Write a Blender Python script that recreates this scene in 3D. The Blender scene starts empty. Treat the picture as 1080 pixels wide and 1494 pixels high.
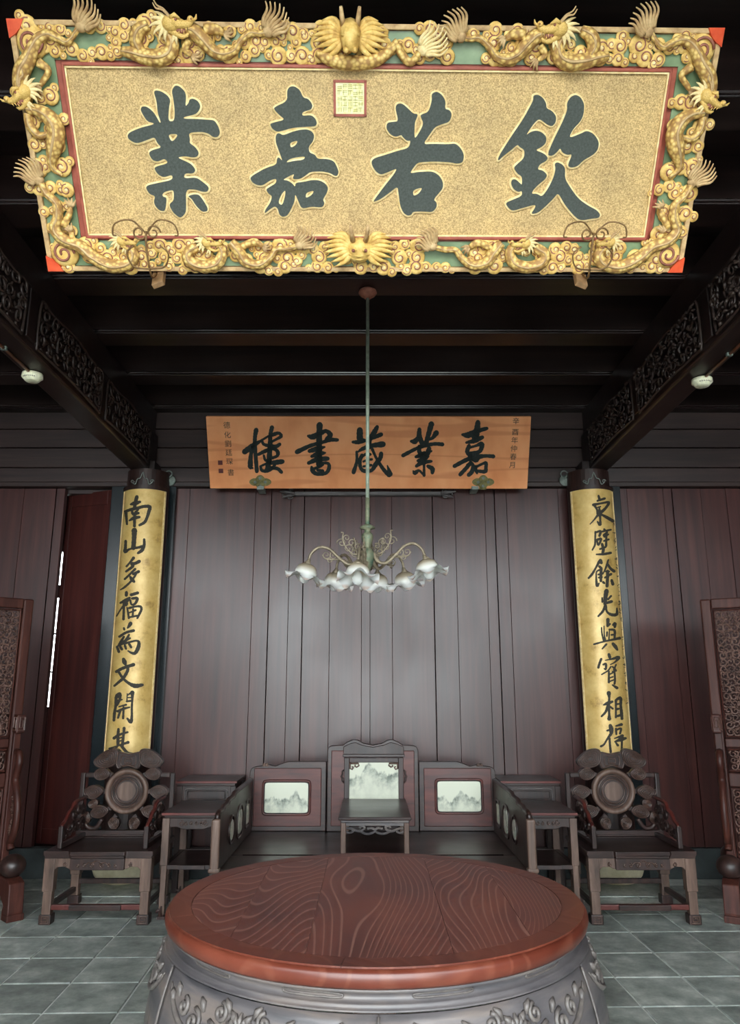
import bpy, math, random
from mathutils import Vector, Matrix, Euler
from mathutils.geometry import tessellate_polygon

SC = bpy.context.scene
COL = SC.collection
random.seed(7)
PI = math.pi
R = math.radians

# ------------------------------------------------------------------ camera, sky, exposure
CAM = Vector((0.02, 0.0, 1.5))
PITCH = R(13.2)
FPX = 1100.0
cam_data = bpy.data.cameras.new('camera')
cam = bpy.data.objects.new('camera', cam_data)
COL.objects.link(cam)
cam.location = CAM
cam.rotation_euler = (PI/2 + PITCH, 0, 0)
cam_data.sensor_fit = 'VERTICAL'
cam_data.sensor_height = 36.0
cam_data.lens = 36.0*FPX/1494.0
cam_data.clip_start = 0.02
SC.camera = cam

world = bpy.data.worlds.new('overcast_sky')
SC.world = world
world.use_nodes = True
bg = world.node_tree.nodes['Background']
bg.inputs['Color'].default_value = (0.90, 0.97, 1.0, 1)
bg.inputs['Strength'].default_value = 14.0

SC.view_settings.view_transform = 'Standard'
SC.view_settings.look = 'None'
SC.view_settings.gamma = 1.0
SC.view_settings.use_curve_mapping = False
SC.view_settings.exposure = 0.0

# ------------------------------------------------------------------ helpers
_c, _s = math.cos(PITCH), math.sin(PITCH)

def ray(u, v):
    a = (u-540)/FPX
    b = -(v-747)/FPX
    return Vector((a, _c-b*_s, _s+b*_c))

def lin(c):
    out = []
    for x in c[:3]:
        x = x/255.0
        out.append(x/12.92 if x <= 0.04045 else ((x+0.055)/1.055)**2.4)
    return (out[0], out[1], out[2], 1.0)

def tag(o, label=None, cat=None, group=None, kind=None):
    if label: o['label'] = label
    if cat: o['category'] = cat
    if group: o['group'] = group
    if kind: o['kind'] = kind
    return o

def empty(name, loc=(0, 0, 0), rz=0.0):
    o = bpy.data.objects.new(name, None)
    o.empty_display_size = 0.1
    COL.objects.link(o)
    o.location = loc
    o.rotation_euler = (0, 0, rz)
    return o

def thing(name, label, cat, loc=(0, 0, 0), rz=0.0, group=None):
    return tag(empty(name, loc, rz), label, cat, group)

def copy_tree(o, parent=None):
    kids = list(o.children)
    c = o.copy()
    COL.objects.link(c)
    if parent is not None:
        c.parent = parent
    for ch in kids:
        copy_tree(ch, c)
    return c

def catmull(pts, n=6, closed=False):
    P = [tuple(p) for p in pts]
    m = len(P)
    if m < 3 and not closed:
        if m < 2: return P
        return [tuple(P[0][k]+(P[1][k]-P[0][k])*i/n for k in range(len(P[0]))) for i in range(n+1)]
    out = []
    rng = m if closed else m-1
    for i in range(rng):
        if closed:
            p0, p1, p2, p3 = P[(i-1) % m], P[i], P[(i+1) % m], P[(i+2) % m]
        else:
            p1, p2 = P[i], P[i+1]
            p0 = P[i-1] if i > 0 else tuple(2*a-b for a, b in zip(p1, p2))
            p3 = P[i+2] if i+2 < m else tuple(2*b-a for a, b in zip(p1, p2))
        for k in range(n):
            t = k/n
            out.append(tuple(0.5*(2*b+(c-a)*t+(2*a-5*b+4*c-d)*t*t+(-a+3*b-3*c+d)*t**3) for a, b, c, d in zip(p0, p1, p2, p3)))
    if not closed:
        out.append(P[-1])
    return out

def chaikin(P, it=1):
    for _ in range(it):
        Q = []
        for i in range(len(P)):
            a, b = P[i], P[(i+1) % len(P)]
            Q.append((a[0]*.78+b[0]*.22, a[1]*.78+b[1]*.22))
            Q.append((a[0]*.22+b[0]*.78, a[1]*.22+b[1]*.78))
        P = Q
    return P

def spiral(cx, cy, r0, r1, a0, turns, n=18, flip=1):
    out = []
    for i in range(n+1):
        t = i/n
        r = r0+(r1-r0)*t
        a = a0+flip*turns*2*PI*t
        out.append((cx+r*math.cos(a), cy+r*math.sin(a)))
    return out

class MB:
    def __init__(self):
        self.v, self.f = [], []
    def add(self, vs, fs):
        o = len(self.v)
        self.v += [tuple(p) for p in vs]
        self.f += [tuple(i+o for i in q) for q in fs]
        return self
    def box(self, x0, x1, y0, y1, z0, z1):
        vs = [(x0, y0, z0), (x1, y0, z0), (x1, y1, z0), (x0, y1, z0), (x0, y0, z1), (x1, y0, z1), (x1, y1, z1), (x0, y1, z1)]
        return self.add(vs, [(0, 3, 2, 1), (4, 5, 6, 7), (0, 1, 5, 4), (1, 2, 6, 5), (2, 3, 7, 6), (3, 0, 4, 7)])
    def bar(self, a, b, w, h, up=(0, 0, 1)):
        a, b = Vector(a), Vector(b)
        d = (b-a).normalized()
        u = Vector(up)
        s = d.cross(u)
        if s.length < 1e-5:
            s = d.cross(Vector((0, 1, 0)))
        s.normalize(); u = s.cross(d)
        vs = []
        for p in (a, b):
            for i, j in ((-1, -1), (1, -1), (1, 1), (-1, 1)):
                vs.append(p+s*(i*w/2)+u*(j*h/2))
        return self.add(vs, [(0, 1, 2, 3), (7, 6, 5, 4), (0, 4, 5, 1), (1, 5, 6, 2), (2, 6, 7, 3), (3, 7, 4, 0)])
    def tube(self, pts, r, n=8, closed=False, flat=None):
        P = [Vector(p) for p in pts]
        m = len(P)
        if m < 2: return self
        rr = r if isinstance(r, (list, tuple)) else [r]*m
        nor = None
        vs, fs = [], []
        for i in range(m):
            if closed:
                d = P[(i+1) % m]-P[i-1]
            else:
                d = P[min(i+1, m-1)]-P[max(i-1, 0)]
            if d.length < 1e-9: d = Vector((0, 0, 1))
            d.normalize()
            if flat is not None:
                nor = Vector(flat[0]); nor = (nor-d*nor.dot(d)).normalized()
            elif nor is None:
                nor = d.orthogonal().normalized()
            else:
                nor = nor-d*nor.dot(d)
                if nor.length < 1e-6: nor = d.orthogonal()
                nor.normalize()
            bi = d.cross(nor)
            k = flat[1] if flat is not None else 1.0
            for j in range(n):
                a = 2*PI*j/n
                vs.append(P[i]+nor*(math.cos(a)*rr[i]*k)+bi*(math.sin(a)*rr[i]))
        seg = m if closed else m-1
        for i in range(seg):
            for j in range(n):
                a, b = i*n+j, i*n+(j+1) % n
                c, d2 = ((i+1) % m)*n+(j+1) % n, ((i+1) % m)*n+j
                fs.append((a, b, c, d2))
        if not closed:
            fs.append(tuple(range(n-1, -1, -1)))
            fs.append(tuple((m-1)*n+j for j in range(n)))
        return self.add(vs, fs)
    def lathe(self, prof, n=32, c=(0, 0, 0), a0=0.0, a1=2*PI):
        full = abs(a1-a0-2*PI) < 1e-6
        cols = n if full else n+1
        vs, fs = [], []
        m = len(prof)
        for i in range(cols):
            a = a0+(a1-a0)*i/n
            ca, sa = math.cos(a), math.sin(a)
            for r, z in prof:
                vs.append((c[0]+r*ca, c[1]+r*sa, c[2]+z))
        for i in range(n):
            i2 = (i+1) % cols
            for j in range(m-1):
                fs.append((i*m+j, i2*m+j, i2*m+j+1, i*m+j+1))
        return self.add(vs, fs)
    def sphere(self, c, r, nu=12, nv=8):
        if not isinstance(r, (list, tuple)): r = (r, r, r)
        vs = [(c[0], c[1], c[2]-r[2])]
        fs = []
        for i in range(1, nv):
            t = PI*i/nv-PI/2
            for j in range(nu):
                a = 2*PI*j/nu
                vs.append((c[0]+r[0]*math.cos(t)*math.cos(a), c[1]+r[1]*math.cos(t)*math.sin(a), c[2]+r[2]*math.sin(t)))
        vs.append((c[0], c[1], c[2]+r[2]))
        top = len(vs)-1
        for j in range(nu):
            fs.append((0, 1+(j+1) % nu, 1+j))
            fs.append((top, top-nu+j, top-nu+(j+1) % nu))
        for i in range(nv-2):
            for j in range(nu):
                a = 1+i*nu
                fs.append((a+j, a+(j+1) % nu, a+nu+(j+1) % nu, a+nu+j))
        return self.add(vs, fs)
    def prism(self, outer, holes=(), h0=0.0, h1=0.01, fn=None):
        # outline in 2-D, extruded from h0 to h1 along the third axis; fn(x, y, h) -> 3-D point
        if fn is None: fn = lambda x, y, h: (x, y, h)
        loops = [list(outer)]+[list(q) for q in holes]
        flat = [p for l in loops for p in l]
        tri = tessellate_polygon([[Vector((p[0], p[1], 0)) for p in l] for l in loops])
        n = len(flat)
        vs = [fn(p[0], p[1], h1) for p in flat]+[fn(p[0], p[1], h0) for p in flat]
        fs = []
        for a, b, c in tri:
            A, B, Cc = flat[a], flat[b], flat[c]
            if (B[0]-A[0])*(Cc[1]-A[1])-(B[1]-A[1])*(Cc[0]-A[0]) < 0:
                a, b, c = a, c, b
            fs.append((a, b, c)); fs.append((a+n, c+n, b+n))
        o = 0
        for l in loops:
            k = len(l)
            ar = sum(l[i][0]*l[(i+1) % k][1]-l[(i+1) % k][0]*l[i][1] for i in range(k))
            hole = l is not loops[0]
            ccw = (ar > 0) != hole
            for i in range(k):
                a, b = o+i, o+(i+1) % k
                fs.append((a, a+n, b+n, b) if ccw else (b, b+n, a+n, a))
            o += k
        return self.add(vs, fs)
    def xf(self, M):
        self.v = [tuple(M @ Vector(p)) for p in self.v]
        return self
    def build(self, name, mat, parent=None, smooth=False, bevel=0.0, loc=None, seg=2):
        me = bpy.data.meshes.new(name)
        me.from_pydata(self.v, [], self.f)
        me.materials.append(mat)
        if smooth:
            me.polygons.foreach_set('use_smooth', [True]*len(me.polygons))
        me.update()
        return inst(name, me, parent, loc, bevel, seg)

def inst(name, me, parent=None, loc=None, bevel=0.0, seg=2, rot=None, scale=None):
    o = bpy.data.objects.new(name, me)
    COL.objects.link(o)
    if parent is not None: o.parent = parent
    if loc is not None: o.location = loc
    if rot is not None: o.rotation_euler = rot
    if scale is not None: o.scale = scale
    if bevel:
        b = o.modifiers.new('bevel', 'BEVEL')
        b.width = bevel; b.segments = seg; b.limit_method = 'ANGLE'; b.angle_limit = R(40)
    return o

def mirror_mesh(me, name):
    m2 = me.copy()
    m2.name = name
    m2.transform(Matrix.Scale(-1, 4, (1, 0, 0)))
    m2.flip_normals()
    return m2

# ------------------------------------------------------------------ materials
def nodes(name):
    m = bpy.data.materials.new(name)
    m.use_nodes = True
    nt = m.node_tree
    return m, nt, nt.nodes['Principled BSDF']

def N(nt, t, **kw):
    n = nt.nodes.new(t)
    for k, v in kw.items():
        if k.startswith('i_'):
            n.inputs[k[2:].replace('_', ' ')].default_value = v
        else:
            setattr(n, k, v)
    return n

def ramp(nt, src, stops):
    r = N(nt, 'ShaderNodeValToRGB')
    e = r.color_ramp.elements
    while len(e) < len(stops): e.new(0.5)
    for el, (p, c) in zip(e, stops):
        el.position = p; el.color = c
    nt.links.new(src, r.inputs['Fac'])
    return r

def coords(nt, scale, kind='Object'):
    tc = N(nt, 'ShaderNodeTexCoord')
    mp = N(nt, 'ShaderNodeMapping')
    mp.inputs['Scale'].default_value = scale
    nt.links.new(tc.outputs[kind], mp.inputs['Vector'])
    return mp

def bumpify(nt, b, src, strength, dist=0.002):
    bp = N(nt, 'ShaderNodeBump')
    bp.inputs['Strength'].default_value = strength
    bp.inputs['Distance'].default_value = dist
    nt.links.new(src, bp.inputs['Height'])
    nt.links.new(bp.outputs['Normal'], b.inputs['Normal'])
    return bp

def wood(name, dark, mid, light, scale=(14, 14, 1.2), rough=(0.3, 0.5), bump=0.25, rnd=0.0, coat=0.0, spec=0.5):
    m, nt, b = nodes(name)
    mp = coords(nt, scale)
    if rnd:
        oi = N(nt, 'ShaderNodeObjectInfo')
        ad = N(nt, 'ShaderNodeVectorMath', operation='MULTIPLY_ADD')
        ad.inputs[1].default_value = (13, 7, 5)
        nt.links.new(oi.outputs['Random'], ad.inputs[0]); nt.links.new(mp.outputs['Vector'], ad.inputs[2])
        vec = ad.outputs['Vector']
    else:
        vec = mp.outputs['Vector']
    n1 = N(nt, 'ShaderNodeTexNoise', i_Scale=1.0, i_Detail=6.0, i_Roughness=0.62, i_Distortion=0.4)
    nt.links.new(vec, n1.inputs['Vector'])
    r = ramp(nt, n1.outputs['Fac'], [(0.28, lin(dark)), (0.5, lin(mid)), (0.74, lin(light))])
    mp2 = coords(nt, (2.1, 2.1, 1.3))
    n2 = N(nt, 'ShaderNodeTexNoise', i_Scale=1.0, i_Detail=3.0)
    nt.links.new(mp2.outputs['Vector'], n2.inputs['Vector'])
    mx = N(nt, 'ShaderNodeMix', data_type='RGBA', blend_type='MULTIPLY')
    mx.inputs['Factor'].default_value = 0.6
    r2 = ramp(nt, n2.outputs['Fac'], [(0.3, (0.55, 0.55, 0.55, 1)), (0.7, (1.15, 1.12, 1.1, 1))])
    nt.links.new(r.outputs['Color'], mx.inputs['A']); nt.links.new(r2.outputs['Color'], mx.inputs['B'])
    col = mx.outputs['Result']
    if rnd:
        hs = N(nt, 'ShaderNodeHueSaturation')
        mr = N(nt, 'ShaderNodeMapRange')
        mr.inputs['To Min'].default_value = 1-rnd; mr.inputs['To Max'].default_value = 1+rnd
        nt.links.new(oi.outputs['Random'], mr.inputs['Value'])
        nt.links.new(mr.outputs['Result'], hs.inputs['Value'])
        nt.links.new(col, hs.inputs['Color'])
        col = hs.outputs['Color']
    nt.links.new(col, b.inputs['Base Color'])
    mr2 = N(nt, 'ShaderNodeMapRange')
    mr2.inputs['From Min'].default_value = 0.3; mr2.inputs['From Max'].default_value = 0.7
    mr2.inputs['To Min'].default_value = rough[0]; mr2.inputs['To Max'].default_value = rough[1]
    nt.links.new(n2.outputs['Fac'], mr2.inputs['Value'])
    nt.links.new(mr2.outputs['Result'], b.inputs['Roughness'])
    b.inputs['Specular IOR Level'].default_value = spec
    b.inputs['Coat Weight'].default_value = coat
    b.inputs['Coat Roughness'].default_value = 0.2
    if bump: bumpify(nt, b, n1.outputs['Fac'], bump)
    return m

def mottled(name, stops, scale=8.0, detail=6.0, rough=0.6, metal=0.0, bump=0.2, dist=0.002, spec=0.5, sc3=(1, 1, 1)):
    m, nt, b = nodes(name)
    mp = coords(nt, sc3)
    n1 = N(nt, 'ShaderNodeTexNoise', i_Scale=scale, i_Detail=detail, i_Roughness=0.6)
    nt.links.new(mp.outputs['Vector'], n1.inputs['Vector'])
    r = ramp(nt, n1.outputs['Fac'], [(p, lin(c)) for p, c in stops])
    nt.links.new(r.outputs['Color'], b.inputs['Base Color'])
    b.inputs['Roughness'].default_value = rough
    b.inputs['Metallic'].default_value = metal
    b.inputs['Specular IOR Level'].default_value = spec
    if bump: bumpify(nt, b, n1.outputs['Fac'], bump, dist)
    return m

def plain(name, c, rough=0.5, metal=0.0, spec=0.5):
    m, nt, b = nodes(name)
    mp = coords(nt, (1, 1, 1))
    n1 = N(nt, 'ShaderNodeTexNoise', i_Scale=60.0, i_Detail=3.0)
    nt.links.new(mp.outputs['Vector'], n1.inputs['Vector'])
    a = lin(c)
    r = ramp(nt, n1.outputs['Fac'], [(0.3, (a[0]*.82, a[1]*.82, a[2]*.82, 1)), (0.7, (min(1, a[0]*1.12), min(1, a[1]*1.12), min(1, a[2]*1.12), 1))])
    nt.links.new(r.outputs['Color'], b.inputs['Base Color'])
    b.inputs['Roughness'].default_value = rough
    b.inputs['Metallic'].default_value = metal
    b.inputs['Specular IOR Level'].default_value = spec
    return m

M = {}
M['panel'] = wood('lacquered_panel_wood', (46, 20, 18), (66, 32, 29), (84, 45, 40), (16, 16, 0.7), (0.29, 0.38), 0.10, 0.10, spec=0.55)
M['door'] = wood('red_brown_door_wood', (46, 19, 17), (66, 29, 26), (84, 41, 36), (16, 16, 0.7), (0.3, 0.45), 0.12, 0.08)
M['joist'] = wood('dark_joist_wood', (22, 15, 15), (37, 26, 25), (52, 38, 36), (0.8, 14, 14), (0.3, 0.5), 0.15)
M['beam'] = wood('dark_beam_wood', (20, 13, 12), (36, 24, 23), (50, 34, 32), (14, 0.8, 14), (0.35, 0.5), 0.15)
M['bead'] = wood('worn_bead_wood', (40, 36, 36), (86, 82, 82), (128, 126, 126), (1.5, 30, 30), (0.3, 0.5), 0.1)
M['joistbead'] = wood('polished_joist_bead', (22, 15, 15), (37, 26, 25), (52, 38, 36), (1.5, 30, 30), (0.14, 0.26), 0.05, spec=0.7)
M['lintel'] = wood('dark_lintel_wood', (32, 21, 20), (51, 35, 33), (70, 52, 48), (0.8, 14, 14), (0.4, 0.55), 0.2, 0.08)
M['lacq'] = mottled('teal_black_lacquer', [(0.3, (12, 20, 23)), (0.7, (20, 30, 34))], 3, 4, 0.25, 0, 0.05, sc3=(3, 3, .6))
M['furn'] = wood('dark_rosewood', (26, 17, 16), (48, 32, 29), (72, 48, 42), (22, 22, 4), (0.32, 0.48), 0.15)
M['furnx'] = wood('dark_rosewood_level', (26, 17, 16), (46, 30, 27), (70, 46, 40), (4, 22, 22), (0.28, 0.42), 0.15)
M['worn'] = wood('worn_brown_leg_wood', (62, 46, 39), (98, 76, 65), (128, 104, 91), (24, 24, 3), (0.4, 0.55), 0.2)
M['redwood'] = wood('red_rosewood', (56, 20, 18), (84, 36, 31), (104, 50, 42), (3, 18, 18), (0.3, 0.45), 0.12)
M['rededge'] = wood('red_edge_wood', (72, 24, 21), (98, 36, 31), (120, 52, 43), (3, 18, 18), (0.35, 0.5), 0.1)
M['screen'] = wood('screen_rosewood', (44, 20, 16), (68, 34, 27), (90, 50, 39), (18, 18, 1.6), (0.45, 0.6), 0.15, spec=.3)
M['carve'] = wood('carved_screen_wood', (56, 36, 30), (92, 64, 54), (122, 92, 80), (20, 20, 20), (0.4, 0.55), 0.1)
M['frieze'] = wood('carved_frieze_wood', (30, 22, 20), (52, 40, 36), (78, 64, 58), (20, 20, 20), (0.3, 0.45), 0.1)
M['apron'] = wood('sky_tinted_apron_wood', (62, 61, 65), (92, 88, 89), (122, 110, 102), (3, 3, 20), (0.35, 0.5), 0.15)  # blue-grey of the sky's reflection is put into this wood colour
M['aprcarve'] = mottled('pale_carved_relief', [(0.3, (72, 67, 66)), (0.7, (106, 99, 94))], 40, 4, 0.35, 0, 0.2)
M['line'] = mottled('highlight_toned_lines', [(0.3, (52, 36, 31)), (0.7, (86, 62, 53))], 40, 4, 0.20)  # glossy ridges, coloured lighter than the rosewood to stand for their highlights
M['gold'] = mottled('aged_gilding', [(0.3, (182, 138, 70)), (0.5, (222, 182, 102)), (0.72, (244, 212, 138))], 34, 5, 0.55, 0.0, 0.3, spec=.35)
M['goldd'] = mottled('dull_gilding', [(0.3, (156, 122, 84)), (0.5, (192, 158, 112)), (0.72, (214, 184, 138))], 30, 5, 0.6, 0.0, 0.3, spec=.3)
M['goldp'] = mottled('pale_gilding', [(0.3, (218, 186, 124)), (0.7, (246, 226, 174))], 40, 4, 0.55, 0.0, 0.2, spec=.35)
M['groove'] = mottled('red_brown_groove', [(0.3, (120, 66, 52)), (0.7, (164, 104, 84))], 40, 4, 0.6)
M['jade'] = mottled('jade_green_panel', [(0.3, (100, 122, 88)), (0.6, (126, 146, 110)), (0.8, (150, 168, 136))], 9, 4, 0.35, 0, 0.05)
M['red'] = mottled('red_lacquer', [(0.3, (140, 60, 44)), (0.7, (170, 88, 68))], 20, 4, 0.5)
M['orange'] = mottled('vermilion_lacquer', [(0.3, (196, 60, 26)), (0.7, (224, 92, 50))], 20, 4, 0.4)
M['ink'] = mottled('blue_black_ink', [(0.3, (56, 60, 56)), (0.7, (78, 84, 78))], 120, 4, 0.8, 0, 0.2)
M['inkd'] = mottled('dark_ink', [(0.3, (16, 24, 22)), (0.7, (34, 46, 44))], 120, 4, 0.75)
M['inkb'] = mottled('brown_black_ink', [(0.3, (40, 36, 30)), (0.7, (60, 56, 46))], 120, 4, 0.75)
M['seal'] = mottled('pale_seal_ground', [(0.3, (230, 216, 140)), (0.7, (252, 246, 200))], 60, 4, 0.6)
M['seall'] = plain('seal_line_green', (160, 156, 84), 0.7)
M['bronze'] = mottled('aged_bronze', [(0.3, (86, 82, 52)), (0.7, (140, 134, 88))], 30, 4, 0.45, 0.6, 0.2)
M['verd'] = mottled('verdigris_bronze', [(0.3, (72, 104, 88)), (0.5, (118, 124, 100)), (0.75, (150, 146, 120))], 25, 5, 0.55, 0.3, 0.2)
M['rod'] = mottled('pale_verdigris_rod', [(0.3, (126, 138, 122)), (0.7, (168, 176, 158))], 30, 5, 0.5, 0.1, 0.2)
M['arm'] = mottled('dusty_bronze', [(0.3, (112, 100, 82)), (0.7, (164, 150, 126))], 30, 5, 0.5, 0.35, 0.2)
M['iron'] = mottled('dark_iron', [(0.3, (92, 102, 96)), (0.7, (140, 150, 142))], 30, 4, 0.5, 0.2, 0.2)
M['wire'] = mottled('rusty_wire', [(0.3, (96, 70, 40)), (0.7, (140, 106, 66))], 40, 4, 0.5, 0.4)
M['peg'] = wood('pale_peg_wood', (110, 82, 52), (146, 112, 76), (176, 142, 104), (20, 4, 20), (0.5, 0.6), 0.1)
M['cream'] = plain('cream_plastic', (242, 240, 208), 0.4)
M['slot'] = plain('grey_slot_plastic', (96, 98, 84), 0.5)
M['conduit'] = plain('orange_brown_conduit', (136, 72, 34), 0.4)
M['marble'] = mottled('pale_dream_stone', [(0.3, (110, 124, 112)), (0.46, (190, 196, 178)), (0.6, (222, 224, 204))], 6, 8, 0.25, 0, 0.0, sc3=(1, 1, 2))
M['stone'] = mottled('drum_base_stone', [(0.3, (176, 166, 130)), (0.7, (226, 218, 186))], 7, 6, 0.75, 0, 0.3)
M['plinth'] = mottled('dark_plinth_stone', [(0.3, (34, 40, 40)), (0.7, (60, 68, 68))], 6, 6, 0.7)
M['mortar'] = mottled('pale_mortar', [(0.3, (190, 196, 190)), (0.7, (226, 230, 224))], 12, 6, 0.8)
M['court'] = mottled('courtyard_paving', [(0.3, (150, 152, 146)), (0.7, (182, 184, 178))], 1.5, 5, 0.8)
M['plaster'] = mottled('grey_plaster', [(0.3, (60, 56, 54)), (0.7, (78, 74, 70))], 3, 4, 0.8)

def make_tile_mat():
    m, nt, b = nodes('grey_floor_stone')
    oi = N(nt, 'ShaderNodeObjectInfo')
    mp = coords(nt, (1, 1, 1))
    ad = N(nt, 'ShaderNodeVectorMath', operation='MULTIPLY_ADD')
    ad.inputs[1].default_value = (17, 11, 5)
    nt.links.new(oi.outputs['Random'], ad.inputs[0]); nt.links.new(mp.outputs['Vector'], ad.inputs[2])
    n1 = N(nt, 'ShaderNodeTexNoise', i_Scale=6.0, i_Detail=8.0, i_Roughness=0.68)
    nt.links.new(ad.outputs['Vector'], n1.inputs['Vector'])
    r = ramp(nt, n1.outputs['Fac'], [(0.3, lin((112, 120, 114))), (0.52, lin((158, 165, 158))), (0.72, lin((204, 208, 200)))])
    hs = N(nt, 'ShaderNodeHueSaturation')
    mr = N(nt, 'ShaderNodeMapRange')
    mr.inputs['To Min'].default_value = 0.72; mr.inputs['To Max'].default_value = 1.22
    nt.links.new(oi.outputs['Random'], mr.inputs['Value']); nt.links.new(mr.outputs['Result'], hs.inputs['Value'])
    nt.links.new(r.outputs['Color'], hs.inputs['Color']); nt.links.new(hs.outputs['Color'], b.inputs['Base Color'])
    b.inputs['Roughness'].default_value = 0.5
    bumpify(nt, b, n1.outputs['Fac'], 0.3, 0.004)
    return m
M['tile'] = make_tile_mat()

def figured(name, cols, linecol, freq, stretch, lines=0.5, rough=(0.28, 0.42), rnd=True):
    # wood with cathedral figure: contour lines of a stretched noise field
    m, nt, b = nodes(name)
    mp = coords(nt, stretch)
    vec = mp.outputs['Vector']
    if rnd:
        oi = N(nt, 'ShaderNodeObjectInfo')
        ad = N(nt, 'ShaderNodeVectorMath', operation='MULTIPLY_ADD')
        ad.inputs[1].default_value = (23, 9, 5)
        nt.links.new(oi.outputs['Random'], ad.inputs[0]); nt.links.new(vec, ad.inputs[2])
        vec = ad.outputs['Vector']
    n1 = N(nt, 'ShaderNodeTexNoise', i_Scale=1.0, i_Detail=1.5, i_Roughness=0.4)
    nt.links.new(vec, n1.inputs['Vector'])
    mu = N(nt, 'ShaderNodeMath', operation='MULTIPLY'); mu.inputs[1].default_value = freq
    nt.links.new(n1.outputs['Fac'], mu.inputs[0])
    sn = N(nt, 'ShaderNodeMath', operation='SINE'); nt.links.new(mu.outputs[0], sn.inputs[0])
    rl = ramp(nt, sn.outputs[0], [(0.72, (0, 0, 0, 1)), (0.97, (1, 1, 1, 1))])
    n2 = N(nt, 'ShaderNodeTexNoise', i_Scale=3.0, i_Detail=5.0)
    mp2 = coords(nt, (1.4, 0.8, 1))
    nt.links.new(mp2.outputs['Vector'], n2.inputs['Vector'])
    r = ramp(nt, n2.outputs['Fac'], [(0.3, lin(cols[0])), (0.5, lin(cols[1])), (0.72, lin(cols[2]))])
    mx = N(nt, 'ShaderNodeMix', data_type='RGBA')
    ml = N(nt, 'ShaderNodeMath', operation='MULTIPLY'); ml.inputs[1].default_value = lines
    nt.links.new(rl.outputs['Color'], ml.inputs[0])
    nt.links.new(ml.outputs[0], mx.inputs['Factor'])
    nt.links.new(r.outputs['Color'], mx.inputs['A']); mx.inputs['B'].default_value = lin(linecol)
    nt.links.new(mx.outputs['Result'], b.inputs['Base Color'])
    mr = N(nt, 'ShaderNodeMapRange')
    mr.inputs['To Min'].default_value = rough[0]; mr.inputs['To Max'].default_value = rough[1]
    nt.links.new(n2.outputs['Fac'], mr.inputs['Value']); nt.links.new(mr.outputs['Result'], b.inputs['Roughness'])
    bumpify(nt, b, sn.outputs[0], 0.15, 0.001)
    return m
M['ttop'] = figured('figured_table_wood', [(74, 34, 28), (100, 50, 40), (118, 64, 50)], (160, 114, 100), 460, (1.9, 0.40, 1), 0.5)
M['trim'] = figured('table_rim_wood', [(76, 32, 22), (98, 46, 33), (118, 60, 44)], (140, 86, 66), 120, (2, 2, 1), 0.2)
M['oboard'] = figured('orange_pine_board', [(224, 140, 84), (238, 158, 102), (245, 170, 116)], (204, 116, 62), 26, (0.35, 5, 1), 0.45, (0.5, 0.6), False)

def speckled(name, stops, fine=220.0):
    m, nt, b = nodes(name)
    mp = coords(nt, (1, 1, 1))
    n1 = N(nt, 'ShaderNodeTexNoise', i_Scale=fine, i_Detail=2.0)
    n2 = N(nt, 'ShaderNodeTexNoise', i_Scale=5.0, i_Detail=6.0, i_Roughness=0.6)
    nt.links.new(mp.outputs['Vector'], n1.inputs['Vector']); nt.links.new(mp.outputs['Vector'], n2.inputs['Vector'])
    r = ramp(nt, n1.outputs['Fac'], [(p, lin(c)) for p, c in stops])
    r2 = ramp(nt, n2.outputs['Fac'], [(0.3, (0.68, 0.68, 0.66, 1)), (0.7, (1.1, 1.08, 1.0, 1))])
    mx = N(nt, 'ShaderNodeMix', data_type='RGBA', blend_type='MULTIPLY'); mx.inputs['Factor'].default_value = 0.7
    nt.links.new(r.outputs['Color'], mx.inputs['A']); nt.links.new(r2.outputs['Color'], mx.inputs['B'])
    nt.links.new(mx.outputs['Result'], b.inputs['Base Color'])
    b.inputs['Roughness'].default_value = 0.6
    bumpify(nt, b, n1.outputs['Fac'], 0.3, 0.002)
    return m
M['field'] = speckled('speckled_gold_ground', [(0.34, (160, 130, 84)), (0.52, (202, 169, 114)), (0.68, (226, 194, 138))])

def gold_leaf(name):
    m, nt, b = nodes(name)
    mp = coords(nt, (1, 1, 1))
    n1 = N(nt, 'ShaderNodeTexNoise', i_Scale=9.0, i_Detail=8.0, i_Roughness=0.65)
    nt.links.new(mp.outputs['Vector'], n1.inputs['Vector'])
    r = ramp(nt, n1.outputs['Fac'], [(0.26, lin((150, 116, 56))), (0.42, lin((206, 170, 98))), (0.7, lin((226, 196, 126)))])
    nt.links.new(r.outputs['Color'], b.inputs['Base Color'])
    b.inputs['Roughness'].default_value = 0.40
    b.inputs['Metallic'].default_value = 0.12
    bumpify(nt, b, n1.outputs['Fac'], 0.1)
    return m
M['leaf'] = gold_leaf('gold_leaf_board')

def scales_mat():
    m, nt, b = nodes('gilded_scales')
    mp = coords(nt, (1, 1, 1))
    vo = N(nt, 'ShaderNodeTexVoronoi', i_Scale=62.0)
    nt.links.new(mp.outputs['Vector'], vo.inputs['Vector'])
    r = ramp(nt, vo.outputs['Distance'], [(0.10, lin((240, 212, 142))), (0.42, lin((214, 176, 100))), (0.66, lin((166, 124, 72)))])
    nt.links.new(r.outputs['Color'], b.inputs['Base Color'])
    b.inputs['Roughness'].default_value = 0.55; b.inputs['Specular IOR Level'].default_value = 0.35
    bp = bumpify(nt, b, vo.outputs['Distance'], 0.6, 0.004)
    bp.invert = True
    return m
M['scale'] = scales_mat()

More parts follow.
